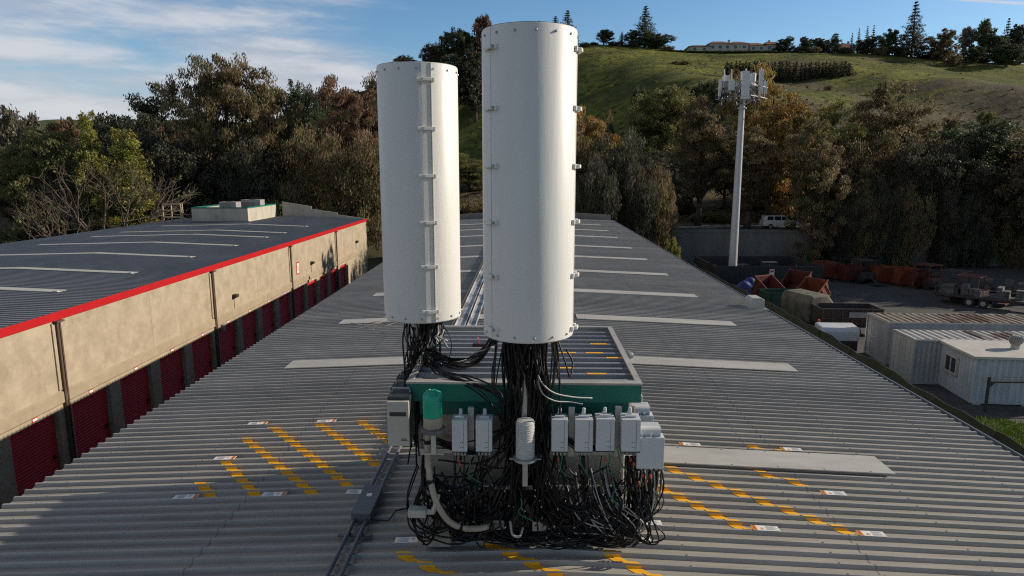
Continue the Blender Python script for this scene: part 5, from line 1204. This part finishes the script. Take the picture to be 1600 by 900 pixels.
# ------------------------------------------------------------------ trees
def np_mesh(name, V, Fq, tint, mat):
    me = bpy.data.meshes.new(name); nv, nf = len(V), len(Fq)
    me.vertices.add(nv); me.vertices.foreach_set('co', V.astype(np.float32).ravel())
    me.loops.add(nf*4); me.polygons.add(nf)
    me.polygons.foreach_set('loop_start', np.arange(0, nf*4, 4, dtype=np.int32)); me.loops.foreach_set('vertex_index', Fq.astype(np.int32).ravel())
    me.update(calc_edges=True); at = me.attributes.new('tint', 'FLOAT_COLOR', 'POINT'); at.data.foreach_set('color', tint.astype(np.float32).ravel())
    me.materials.append(mat); me.validate(); return me
def leaves(cent, rad, n_per, ll, lw, droop, rng, flat=.8, up=0.):
    C_ = np.repeat(cent, n_per, 0); Rr = np.repeat(rad, n_per); n = len(C_)
    P = rng.normal(0, 1, (n, 3)); P /= np.linalg.norm(P, axis=1, keepdims=True)+1e-9; P *= (rng.uniform(0, 1, n)**.5*Rr)[:, None]; P[:, 2] *= flat
    pos = C_+P
    D = rng.normal(0, 1, (n, 3)); D /= np.linalg.norm(D, axis=1, keepdims=True); D = D*(1-droop)+np.array([0, 0, -1.])*droop+np.array([0, 0, up]); D /= np.linalg.norm(D, axis=1, keepdims=True)+1e-9
    S = np.cross(D, rng.normal(0, 1, (n, 3))); S /= np.linalg.norm(S, axis=1, keepdims=True)+1e-9
    l = ll*rng.uniform(.6, 1.3, n)[:, None]; w = lw*rng.uniform(.6, 1.3, n)[:, None]
    V = np.stack([pos-D*l*.5-S*w*.25, pos-S*w*.5+D*l*.05, pos+D*l*.5, pos+S*w*.5-D*l*.05], 1).reshape(-1, 3)
    Fq = np.arange(n*4).reshape(-1, 4)
    tc_ = np.repeat(np.clip(rng.normal(.5, .22, len(cent)), 0, 1), n_per)+rng.normal(0, .16, n); th_ = np.repeat(rng.uniform(0, 1, len(cent)), n_per)*.7+rng.uniform(0, .3, n)
    T = np.zeros((n*4, 4)); T[:, 3] = 1; T[:, 0] = np.repeat(np.clip(tc_, 0, 1), 4); T[:, 1] = np.repeat(th_, 4)
    return V, Fq, T
def trunk_mesh(name, H, r0, limbs, rng, mat, bend=.6):
    b = MB(); k = 7; path = []; ox, oy = rng.uniform(-1, 1, 2)*bend
    for i in range(k+1):
        t = i/k; path.append(Vector((ox*math.sin(t*2.2), oy*math.sin(t*1.7), H*t)))
    b.tube(path, [r0*(1.25 if i == 0 else 1)*(1-.82*i/k) for i in range(k+1)], 8)
    for e, zs in limbs:
        t = max(.08, min(.95, zs/H)); i = min(k-1, int(t*k)); p = path[i].lerp(path[i+1], t*k-i); e = Vector(e)
        m = p.lerp(e, .5)+Vector((rng.uniform(-.5, .5), rng.uniform(-.5, .5), rng.uniform(.0, .8)))
        r1 = r0*(1-.8*t)*.55; b.tube(spline([p, m, e], 3), [r1*(1-.85*q/6)+.012 for q in range(7)], 5)
    me = bpy.data.meshes.new(name); me.from_pydata(b.v, [], b.f); me.materials.append(mat); me.polygons.foreach_set('use_smooth', [True]*len(me.polygons)); return me
KIND = {}
def make_kind(key, seed, H, lobes, nclump, n_per, crad, ll, lw, droop, r0=.35, nlimb=16, shell=.5, flat=.8, up=0., bmat=None, hmin=.0):
    rng = np.random.default_rng(seed); cents = []; vol = np.array([l[3]*l[4]*l[5] for l in lobes])**.7; vol /= vol.sum()
    while len(cents) < nclump:
        l = lobes[rng.choice(len(lobes), p=vol)]; d = rng.normal(0, 1, 3); d /= np.linalg.norm(d); q = rng.uniform(shell, 1)**.6
        p = np.array([l[0]+d[0]*q*l[3], l[1]+d[1]*q*l[4], l[2]+d[2]*q*l[5]])
        if p[2] > hmin: cents.append(p)
    cents = np.array(cents); rad = rng.uniform(.6, 1.25, nclump)*crad
    V, Fq, T = leaves(cents, rad, n_per, ll, lw, droop, rng, flat, up)
    crown = np_mesh(key+'_crown', V, Fq, T, leaf_mat)
    idx = rng.choice(nclump, nlimb, replace=False); limbs = [(cents[i], max(.15*H, cents[i][2]-rng.uniform(.12, .35)*H)) for i in idx]
    KIND[key] = (trunk_mesh(key+'_trunk', H*.86, r0, limbs, rng, bmat or bark), crown, H)
def rand_lobes(seed, H, W, n, z0=.35, z1=.9):
    r_ = random.Random(seed); out = []
    for i in range(n):
        z = H*(z0+(z1-z0)*i/(n-1)); k = 1-.62*abs((i/(n-1))-.58)**1.5*1.6; a = r_.uniform(0, 6.3); q = W*.5*r_.uniform(.15, .62)*k
        s = W*.5*r_.uniform(.46, .72)*max(.5, k); out.append((q*math.cos(a), q*math.sin(a), z, s, s, s*r_.uniform(.8, 1.15)))
    return out
make_kind('eucalyptus_a', 11, 20, rand_lobes(1, 20, 11, 9, .22, .9), 250, 120, .86, .44, .125, .62, .42, 26)
make_kind('bush_tree', 51, 12, rand_lobes(61, 12, 12, 10, .12, .8), 300, 70, .85, .4, .25, .1, .35, 12, .5)
make_kind('eucalyptus_wide', 18, 20, [(-4,0,15,3.2,3,3),(-1.2,.5,17.2,3.4,3,2.8),(2.2,-.4,16.6,3.2,3,2.8),(4.6,.3,14.3,2.8,2.6,3),(-3,.2,10.5,2.6,2.6,3.4),(3.6,0,10,2.8,2.6,3.5),(0,0,12.5,3.2,3,3.5),(1.0,.5,7,2.4,2.4,3),(-1.5,0,6.5,2.2,2.2,3),(0.3,0,14.6,4.9,4.2,3.7),(0,0,9,3.6,3.2,3.6)], 320, 120, 1.0, .44, .125, .6, .42, 28)
make_kind('eucalyptus_b', 12, 20, rand_lobes(5, 20, 12, 10, .18, .9), 260, 120, .88, .44, .125, .62, .42, 26)
make_kind('eucalyptus_c', 13, 20, rand_lobes(9, 20, 10, 8, .30, .92), 210, 120, .82, .44, .125, .62, .40, 28)
make_kind('weeping', 14, 20, [(*l[:3], l[3], l[4], l[5]*1.25) for l in rand_lobes(17, 20, 13, 10, .16, .86)], 330, 105, 1.0, .55, .115, .82, .42, 22, flat=1.5)
make_kind('curtain', 19, 16, [(*l[:3], l[3], l[4], l[5]*1.2) for l in rand_lobes(41, 16, 13, 11, .08, .82)], 360, 100, 1.05, .6, .12, .8, .4, 20, flat=1.5)
make_kind('broadleaf', 15, 14, rand_lobes(23, 14, 13, 9, .3, .82), 330, 100, .95, .33, .2, .15, .4, 20, .6)
make_kind('poplar', 16, 14, [(0, 0, 4.2, 2.6, 2.6, 2.6), (.3, .2, 7.0, 2.5, 2.4, 2.8), (-.2, .1, 9.6, 1.7, 1.7, 2.4), (.1, 0, 12., 1.0, 1.0, 2.0)], 210, 90, .7, .28, .15, .2, .25, 20, .3)
make_kind('round_pine', 17, 12, [(0, 0, 8.4, 4.6, 4.6, 2.6), (-2.3, .4, 7.2, 2.8, 2.8, 2.0), (2.2, -.6, 7.6, 2.8, 2.8, 2.2), (.4, 0, 9.6, 3.0, 3.0, 1.9)], 260, 56, .75, .5, .16, .0, .36, 22, .45)
def make_conifer(key, seed, H, W, layers, n_per, ll, lw, gap=.0, power=1.):
    rng = np.random.default_rng(seed); c = []; rad = []
    for i in range(layers):
        t = i/(layers-1); z = H*(.08+.9*t); rr = W*.5*(1-t)**power*rng.uniform(.75, 1.15)+.1; m = max(3, int(9*(1-t)+3))
        for k in range(m):
            a = 2*PI*k/m+rng.uniform(0, 1)
            for q in np.linspace(.3, 1, max(2, int(rr/.9)+1)):
                rq = rr*q*rng.uniform(.85, 1.1); c.append((rq*math.cos(a), rq*math.sin(a), z-.16*rq+rng.uniform(-.15, .15))); rad.append(max(.25, .16*W*(1-.6*t))*rng.uniform(.6, 1.1))
    V, Fq, T = leaves(np.array(c), np.array(rad), n_per, ll, lw, .15, rng, .55)
    crown = np_mesh(key+'_crown', V, Fq, T, leaf_mat)
    KIND[key] = (trunk_mesh(key+'_trunk', H*.97, H*.018, [], rng, bark, .1), crown, H)
make_conifer('conifer', 31, 20, 9, 17, 14, .8, .22, power=.85)
make_conifer('pointed_conifer', 32, 14, 5, 14, 12, .7, .2)
make_conifer('cypress', 33, 6, 2.6, 11, 14, .45, .16, power=.5)
make_kind('shrub', 34, 4, [(0, 0, 1.5, 2.2, 2.2, 1.5), (1.3, .3, 1.2, 1.5, 1.5, 1.2), (-1.2, -.2, 1.3, 1.6, 1.5, 1.3)], 110, 90, .5, .22, .11, .1, .1, 10, .3)
# bare branching shrub
def make_bare(key, seed, H, tw=0):
    rng = np.random.default_rng(seed); b = MB(); tips = []
    def grow(p, d, l, r_, lev):
        q = p+d*l; m = p+d*l*.5+Vector(rng.normal(0, .05*l, 3)); b.tube([p, m, q], [r_, r_*.85, r_*.65], 4 if lev else 6, cap=False)
        if lev >= 5 or r_ < .008: tips.append(q); return
        for k in range(3 if lev < 3 else 2):
            nd = (d+Vector(rng.normal(0, .42, 3))+Vector((0, 0, .08))).normalized(); grow(q, nd, l*rng.uniform(.62, .85), r_*.62, lev+1)
    for k in range(4): grow(Vector((rng.normal(0, .2), rng.normal(0, .2), 0)), Vector((rng.normal(0, .45), rng.normal(0, .45), 1)).normalized(), H*.28, .11, 0)
    me = bpy.data.meshes.new(key); me.from_pydata(b.v, [], b.f); me.materials.append(twig)
    t = np.array([tuple(q) for q in tips]); t = t[rng.random(len(t)) < .05]
    V, Fq, T = leaves(t, np.full(len(t), .35), 10, .25, .12, .2, rng)
    KIND[key] = (me, np_mesh(key+'_crown', V, Fq, T, leaf_mat), H)
make_bare('bare_shrub', 41, 7)
# far woodland tree (fewer, larger leaf clumps)
make_kind('far_tree', 42, 12, rand_lobes(31, 12, 10, 7, .3, .85), 150, 44, .95, .6, .3, .1, .35, 12, .5)

TREE_NAME = {'eucalyptus_a': 'eucalyptus_tree', 'eucalyptus_wide': 'eucalyptus_tree', 'bush_tree': 'broadleaf_tree', 'eucalyptus_b': 'eucalyptus_tree', 'eucalyptus_c': 'eucalyptus_tree', 'weeping': 'weeping_tree', 'curtain': 'weeping_tree', 'broadleaf': 'broadleaf_tree', 'poplar': 'young_tree', 'round_pine': 'round_pine_tree',
             'conifer': 'conifer_tree', 'pointed_conifer': 'conifer_tree', 'cypress': 'cypress_tree', 'shrub': 'shrub', 'bare_shrub': 'bare_shrub', 'far_tree': 'woodland_tree'}
BR = (.102, .08, .040); RB = (.11, .07, .042); DG = (.04, .052, .026); OL = (.10, .10, .036); YG = (.135, .13, .032); OR = (.175, .115, .036); DK = (.045, .044, .029); GR = (.06, .07, .03); GY = (.085, .075, .055)
def gz(x, y): return height(x, y) if y >= 100 else flat_h(x, y)
def tree(kind, px, pyt, Y, wpx, color, lab, group, cat='tree', sink=.1, rot=None, pyb=None):
    tm, cm, H = KIND[kind]; p = at_y(px, pyt, Y); g = gz(p.x, Y); h = p.z-g
    if pyb is not None: g = at_y(px, pyb, Y).z; h = p.z-g
    t = thing(TREE_NAME[kind], (p.x, Y, g-sink), lab, cat, group, rot if rot is not None else rnd.uniform(0, 6.28))
    bw = {'eucalyptus_a': 11.5, 'eucalyptus_wide': 15.5, 'bush_tree': 11.5, 'eucalyptus_b': 12.5, 'eucalyptus_c': 10.5, 'weeping': 13.5, 'curtain': 13.5, 'broadleaf': 13, 'poplar': 5.6, 'round_pine': 9.6, 'conifer': 9, 'pointed_conifer': 5, 'cypress': 2.6, 'shrub': 5, 'bare_shrub': 6, 'far_tree': 9.5}[kind]
    if group in (GL, GC, GRR) and kind != 'poplar': wpx *= 1.22
    sw = wpx*Y/F/bw; szz = (h+sink)/(H*(.99 if 'conifer' in kind or kind == 'cypress' else .97)); t.scale = (sw, sw, szz)
    o = bpy.data.objects.new('trunk', tm); COL.objects.link(o); o.parent = t
    o = bpy.data.objects.new('crown', cm); COL.objects.link(o); o.parent = t; o.color = (*color, 1)
    return t
GL = 'trees behind the left building'; GRR = 'trees behind the yard'; GC = 'trees behind the warehouse'; GH = 'trees on the ridge'
# left side
tree('far_tree', 12, 176, 190, 62, GY, 'grey-brown tree at the far left edge, behind the yellow ones', GL)
tree('far_tree', 42, 186, 185, 56, GY, 'second grey-brown tree from the left edge, low and rounded', GL)
tree('far_tree', 92, 192, 175, 70, RB, 'reddish brown tree behind the young yellow-green tree at left', GL)
tree('eucalyptus_c', 62, 205, 84, 120, OL, 'thin olive tree near the left edge of the photo', GL)
tree('poplar', 133, 172, 84, 60, YG, 'pointed yellow-green young tree at left, taller of the two yellow ones', GL)
tree('poplar', 192, 200, 80, 96, YG, 'broader yellow-green young tree above the bare grey branches', GL)
tree('bare_shrub', 158, 238, 76, 150, OL, 'bare grey branching shrub at the edge of the dark roof', GL, 'shrub')
tree('bare_shrub', 98, 288, 75, 110, OL, 'low bare twiggy shrub left of the bigger bare one', GL, 'shrub')
tree('eucalyptus_a', 228, 138, 100, 150, DK, 'dark tree left of the tallest eucalyptus', GL)
tree('eucalyptus_wide', 348, 92, 92, 158, BR, 'tallest eucalyptus with open crown on the left side', GL, rot=.3)
tree('eucalyptus_c', 425, 142, 96, 96, BR, 'narrow brown tree joined to the right of the tallest eucalyptus', GL)
tree('broadleaf', 476, 132, 170, 66, DG, 'round dark tree on the rise left of the rear canister', GL)
tree('eucalyptus_a', 548, 122, 98, 124, RB, 'reddish brown eucalyptus just left of the rear canister', GL)
tree('eucalyptus_b', 600, 135, 104, 110, RB, 'reddish brown eucalyptus partly hidden by the rear canister', GL)
tree('weeping', 470, 205, 92, 130, BR, 'low weeping brown tree beyond the roof enclosure', GL)
tree('weeping', 560, 215, 88, 130, BR, 'weeping brown tree above the far end of the red trim', GL)
tree('weeping', 395, 225, 90, 130, DK, 'dark weeping tree behind the roof air conditioners', GL)
tree('broadleaf', 285, 225, 90, 130, DK, 'dark broad tree behind the tan guard rail', GL)
tree('eucalyptus_c', 20, 235, 96, 110, BR, 'brown scrubby tree low at the left edge', GL)
tree('shrub', 15, 330, 86, 70, OL, 'olive shrub in the grass at the lower left edge', 'shrubs at left', 'shrub')
tree('shrub', 70, 325, 92, 80, DG, 'dark green shrub at the foot of the thin olive tree', 'shrubs at left', 'shrub')
tree('shrub', 265, 300, 84, 120, DK, 'dark shrub left of the guard rail', 'shrubs at left', 'shrub')
tree('shrub', 430, 290, 84, 130, GR, 'grey-green shrub behind the plaster enclosure', 'shrubs at left', 'shrub')
tree('shrub', 345, 292, 86, 110, GR, 'pale green shrub behind the left air conditioner', 'shrubs at left', 'shrub')
tree('shrub', 590, 310, 100, 60, YG, 'sunlit yellow-green shrub beyond the far end of the beige wall', 'shrubs at left', 'shrub')
# centre, seen between and beside the canisters
tree('eucalyptus_b', 735, 245, 118, 100, OL, 'olive scrub tree seen in the gap between the canisters', GC)
tree('shrub', 742, 300, 105, 70, BR, 'brown shrub low in the gap between the canisters', GC, 'shrub')
tree('eucalyptus_a', 932, 168, 86, 120, OR, 'orange-brown tree just right of the front canister', GC)
tree('weeping', 905, 210, 80, 110, BR, 'brown weeping tree partly behind the front canister', GC)
tree('weeping', 975, 215, 78, 110, DK, 'dark weeping tree at the far end of the warehouse roof', GC)
tree('broadleaf', 1040, 140, 135, 105, OL, 'light olive rounded tree on the lower hillside', GC)
tree('broadleaf', 1105, 128, 150, 80, DG, 'green rounded tree on the hillside left of the monopole head', GC)
tree('eucalyptus_c', 1030, 240, 84, 100, DK, 'dark thin tree right of the warehouse end', GC)
tree('eucalyptus_c', 1100, 158, 92, 100, BR, 'brown tree just left of the monopole', GC)
tree('shrub', 1052, 355, 72, 26, YG, 'small bright yellow-green bush at the right corner of the warehouse end', GC, 'shrub')
# right row
tree('eucalyptus_b', 1215, 124, 96, 150, OR, 'orange-brown tree just right of the monopole, tallest of the yard row', GRR)
tree('eucalyptus_a', 1290, 160, 90, 110, YG, 'tree with yellowish crown in the yard row, right of the orange-brown one', GRR)
tree('eucalyptus_c', 1176, 205, 86, 110, BR, 'thin brown tree right behind the monopole shaft', GRR)
tree('eucalyptus_b', 1282, 205, 80.5, 110, BR, 'brown tree whose trunk stands by the left hopper', GRR)
tree('eucalyptus_b', 1396, 145, 90, 160, BR, 'tall brown tree with a pointed crown in the middle of the yard row', GRR)
tree('weeping', 1345, 210, 85, 130, BR, 'weeping tree over the middle hoppers', GRR)
tree('weeping', 1440, 225, 84, 130, DK, 'dark weeping tree over the old machines', GRR)
tree('broadleaf', 1530, 192, 86, 130, DG, 'round dark green tree near the right edge of the yard row', GRR)
tree('broadleaf', 1482, 240, 84, 100, DK, 'dark broad tree between the pointed brown one and the round green one', GRR)
tree('broadleaf', 1608, 205, 88, 120, BR, 'brown tree cut off by the right edge', GRR)
tree('broadleaf', 1575, 262, 82, 110, DK, 'low dark tree in front of the right edge trees', GRR)
tree('eucalyptus_a', 1310, 250, 86, 110, DK, 'dark thin-leaved tree behind the dull red hopper', GRR)
for i, (x, y, h) in enumerate(((66, 70, 19), (74, 76, 21), (82, 72, 22), (70, 84, 20), (90, 82, 22), (61, 78, 17))):
    k = ('eucalyptus_b', 'weeping', 'broadleaf')[i % 3]; tm, cm, H = KIND[k]
    t = thing(TREE_NAME[k], (x, y, 0), 'tree of the yard row beyond the right edge of the photo', 'tree', 'trees beyond the right edge', i*1.3); t.scale = (1.05, 1.05, h/H)
    o = bpy.data.objects.new('trunk', tm); COL.objects.link(o); o.parent = t
    o = bpy.data.objects.new('crown', cm); COL.objects.link(o); o.parent = t; o.color = (*BR, 1)
for i in range(11):
    tree(('eucalyptus_b', 'broadleaf', 'weeping', 'eucalyptus_a')[i % 4], 1085+i*52, (196, 205, 190, 210, 200, 195, 188, 215, 222, 215, 225)[i], 104+3*(i % 3), 90, (BR, DK, RB)[i % 3], 'dim tree in the back row behind the yard trees', 'back row behind the yard trees')
for i, (px, py) in enumerate(((1322, 302), (1350, 290), (1372, 285), (1425, 292), (1475, 300), (1535, 300), (1590, 310))):
    tree('curtain', px, py, 80.3, 84, (DK, BR, DK, BR, DK, DK, BR)[i], 'low dark foliage drooping over the wall behind the hoppers', 'drooping foliage over the back wall')
for i in range(13):
    tree(('weeping', 'broadleaf', 'eucalyptus_b', 'curtain')[i % 4], 40+i*46, (240, 245, 225, 210, 205, 190, 200, 195, 215, 220, 215, 190, 185)[i], 112+4*(i % 3), 96, (DK, BR, RB)[i % 3], 'dim tree in the back row of the left woods', 'back row of the left woods')
for i, (px, py) in enumerate(((925, 255), (985, 262), (1035, 270))):
    tree('curtain', px, py, 72+2*i, 80, (DK, DK, BR)[i], ('drooping dark tree beyond the far roof edge, hard against the front canister', 'drooping dark tree at the middle of the far roof edge', 'drooping dark tree beyond the right corner of the far roof edge')[i], GC)
# ridge trees
tree('round_pine', 632, 86, 300, 40, DK, 'flat dark pine just above the rear canister top', GH, sink=.6)
tree('round_pine', 676, 67, 295, 42, DK, 'dark rounded pine with sky under its crown, left of the largest ridge pine', GH, sink=.6)
tree('round_pine', 716, 43, 290, 62, DG, 'largest dark round pine on the ridge left of the front canister', GH, sink=.6)
tree('far_tree', 752, 28, 292, 48, (.10, .06, .04), 'reddish brown sparse tree on the ridge touching the front canister', GH, sink=.6)
tree('far_tree', 700, 88, 270, 70, DK, 'dark bushy tree below the round pines', GH, sink=.6)
tree('far_tree', 742, 82, 268, 70, DK, 'dark bushy tree below the reddish ridge tree', GH, sink=.6)
tree('pointed_conifer', 842, 33, 330, 16, DK, 'tip of a dark conifer just above the front canister lid', GH, sink=.6)
tree('conifer', 868, 26, 330, 34, DK, 'dark conifer above the right of the front canister, left one', GH, sink=.6)
tree('conifer', 887, 17, 330, 40, DK, 'dark conifer above the right of the front canister, taller right one', GH, sink=.6)
tree('far_tree', 944, 47, 330, 34, DK, 'small dark palm-like tree alone on the ridge', GH, sink=.5)
tree('pointed_conifer', 972, 50, 330, 16, DK, 'thin small conifer between the palm-like tree and the tall ridge conifer', GH, sink=.5)
tree('conifer', 1009, 10, 332, 46, DG, 'tall dark conifer on the ridge left of the houses', GH, sink=.5)
tree('bush_tree', 990, 47, 330, 26, DG, 'dark bush at the left foot of the tall ridge conifer', GH, sink=.5)
tree('bush_tree', 1026, 51, 330, 48, DG, 'wide dark bush at the right foot of the tall ridge conifer', GH, sink=.5)
tree('shrub', 1063, 94, 285, 30, BR, 'lone dark bush on the slope below the ridge conifer', GH, 'shrub', sink=.4)
tree('bush_tree', 1228, 58, 330, 30, DG, 'dark bushy tree right beside the ridge houses', GH, sink=.5)
tree('bush_tree', 1259, 56, 330, 24, DG, 'dark round tree second to the right of the ridge houses', GH, sink=.5)
tree('bush_tree', 1282, 58, 330, 32, DK, 'dark round tree third to the right of the ridge houses', GH, sink=.5)
tree('poplar', 1306, 52, 330, 20, DG, 'upright green tree left of the three little conifers', GH, sink=.5)
tree('pointed_conifer', 1332, 52, 334, 9, DK, 'slim little conifer, left of the close group on the ridge', GH, sink=.5)
tree('pointed_conifer', 1343, 45, 334, 10, DK, 'slim little conifer, second of the close group on the ridge', GH, sink=.5)
tree('pointed_conifer', 1356, 41, 334, 11, DK, 'slim little conifer, tallest of the close group on the ridge', GH, sink=.5)
tree('pointed_conifer', 1366, 40, 335, 11, DK, 'slim little conifer, right of the close group on the ridge', GH, sink=.5)
tree('bush_tree', 1356, 58, 329, 36, DK, 'dark bush in front of the slim little conifers', GH, sink=.5)
tree('bush_tree', 1393, 47, 328, 44, DG, 'broad dark tree left of the tallest right-hand conifer', GH, sink=.5)
tree('conifer', 1432, 3, 326, 44, DK, 'tallest conifer standing alone on the right of the ridge', GH, sink=.5)
tree('bush_tree', 1477, 47, 318, 52, BR, 'rounded brownish tree right of the tallest ridge conifer', GH, sink=.5)
tree('shrub', 1492, 76, 305, 26, BR, 'small brown tree below the rounded brownish one', GH, 'shrub', sink=.5)
tree('far_tree', 1510, 44, 332, 26, GY, 'hazy grey-green tree behind the rounded brownish one', GH, sink=.5)
tree('far_tree', 1541, 34, 330, 36, GR, 'tall hazy tree in the right cluster, left of its pointed one', GH, sink=.5)
tree('conifer', 1577, 29, 332, 26, DK, 'pointed conifer in the right cluster', GH, sink=.5)
tree('far_tree', 1560, 56, 322, 48, DG, 'dark tree low in the right cluster', GH, sink=.5)
tree('far_tree', 1598, 40, 326, 46, DK, 'dark tree at the right edge on the ridge', GH, sink=.5)
tree('far_tree', 1575, 70, 300, 70, DG, 'broad shaded tree on the slope at the right edge', GH, sink=.5)
tree('far_tree', 1522, 74, 312, 40, DG, 'shaded tree on the slope below the hazy ones', GH, sink=.5)
for i, (px, pyt, w_) in enumerate(((958, 62, 22), (984, 66, 18), (1044, 68, 20), (1216, 71, 20), (1243, 68, 26), (1271, 69, 24), (1296, 68, 22), (1318, 70, 22), (1376, 66, 26), (1410, 68, 26), (1455, 78, 30), (1503, 84, 30), (1538, 80, 34), (1588, 78, 34), (914, 63, 16), (928, 64, 14))):
    tree('shrub', px, pyt, 329-2*(i % 3), w_, (DK, DG, BR)[i % 3], 'low dark bush along the skyline of the ridge', 'bushes along the ridge', 'shrub', sink=.4)
# clipped hedge in front of the houses, one bush each
hr = random.Random(8)
for i in range(24):
    px = 1050+i*7.3
    tree('shrub', px, 77.3+hr.uniform(-.8, .8), 324, 11, DG, 'one of the dark bushes in the hedge before the ridge houses', 'hedge bushes before the ridge houses', 'shrub', sink=.3)
# row of cypress across the slope
for i in range(34):
    px = 1138+i*5.7+hr.uniform(-1.5, 1.5); 
    Y = 262+hr.uniform(-2, 2)
    tree('cypress', px, 97+hr.uniform(-1.2, 2.2), Y, 12+hr.uniform(-1.5, 2), DK, 'one of the dark conifers in the dense planted row across the hillside', 'conifer row across the hillside', 'tree', sink=.3)
# under-tree scrub filling the bank behind the yard and the left woods
sr = random.Random(12)
b_lab = {'c': 'scrubby bush on the bank under the trees behind the yard', 'l': 'dim undergrowth bush beneath the left trees'}
for i in range(18):
    px = 960+i*36+sr.uniform(-10, 10); tree('shrub', px, 318+sr.uniform(-14, 14), 98+sr.uniform(0, 10), 50+sr.uniform(-8, 20), sr.choice((BR, OL, DK, GY)), b_lab['c'], 'bank scrub behind the yard', 'shrub')
for i in range(16):
    px = 10+i*38+sr.uniform(-10, 10); tree('shrub', px, 268+sr.uniform(-20, 20), 108+sr.uniform(0, 14), 60+sr.uniform(-8, 20), sr.choice((BR, DK, DK, GR)), b_lab['l'], 'undergrowth under the left trees', 'shrub')
rs = np.random.default_rng(77); c_ = []; r_s = []
while len(c_) < 1500:
    x = rs.uniform(-70, 190); y = rs.uniform(118, 318); n_ = math.sin(x*.06+y*.03)+math.sin(x*.021-y*.05+1)+.8*math.sin(x*.13+y*.11)
    if n_ < .55 and rs.random() > .12: continue
    if y > 232 and rs.random() > .35: continue
    r1 = rs.uniform(.25, .8)*(1.25 if y < 180 else 1.); c_.append((x, y, height(x, y)+r1*.35)); r_s.append(r1)
V, Fq, T = leaves(np.array(c_), np.array(r_s), 46, .36, .2, .1, rs, .7)
o = bpy.data.objects.new('hillside_scrub', np_mesh('hillside_scrub', V, Fq, T, leaf_mat)); COL.objects.link(o); o.color = (.075, .072, .036, 1)
tag(o, 'low brush scattered over the grassy hillside', 'brush', kind='stuff')
for i, (px, py, Y, w_, lab) in enumerate(((1000, 122, 232, 26, 'round bush on the shaded hillside right of the front canister, upper one'), (950, 150, 205, 24, 'bush on the shaded hillside close to the front canister'), (1085, 168, 170, 30, 'grey-green bush on the lower slope left of the monopole head'),
        (1420, 178, 150, 34, 'bush at the foot of the brown slope right of the pointed yard tree'), (1490, 172, 160, 30, 'bush on the brown slope above the round green yard tree'), (1545, 165, 170, 28, 'bush on the brown slope near the right edge'), (1380, 118, 230, 16, 'small dark bush in the green slope below the tallest ridge conifer'), (1295, 128, 225, 14, 'small dark bush just below the conifer row'))):
    tree('shrub', px, py, Y, w_, (DG, BR, OL)[i % 3], lab, 'bushes on the hillside', 'shrub', sink=.2)
# hill fence seen between canisters
t = thing('hill_fence', (0, 0, 0), 'thin wire fence along the dark hillside between the canisters', 'fence')
xs_ = np.arange(-60, 10, 4.0)
for x in xs_: MB().box(x-.06, x+.06, 150-.06, 150+.06, height(x, 150)-.1, height(x, 150)+1.7).build('post', dark_steel, t)
b = MB()
for zz in (.5, 1.0, 1.6): b.tube([(x, 150, height(x, 150)+zz) for x in xs_], .03, 4)
b.build('wire', dark_steel, t)
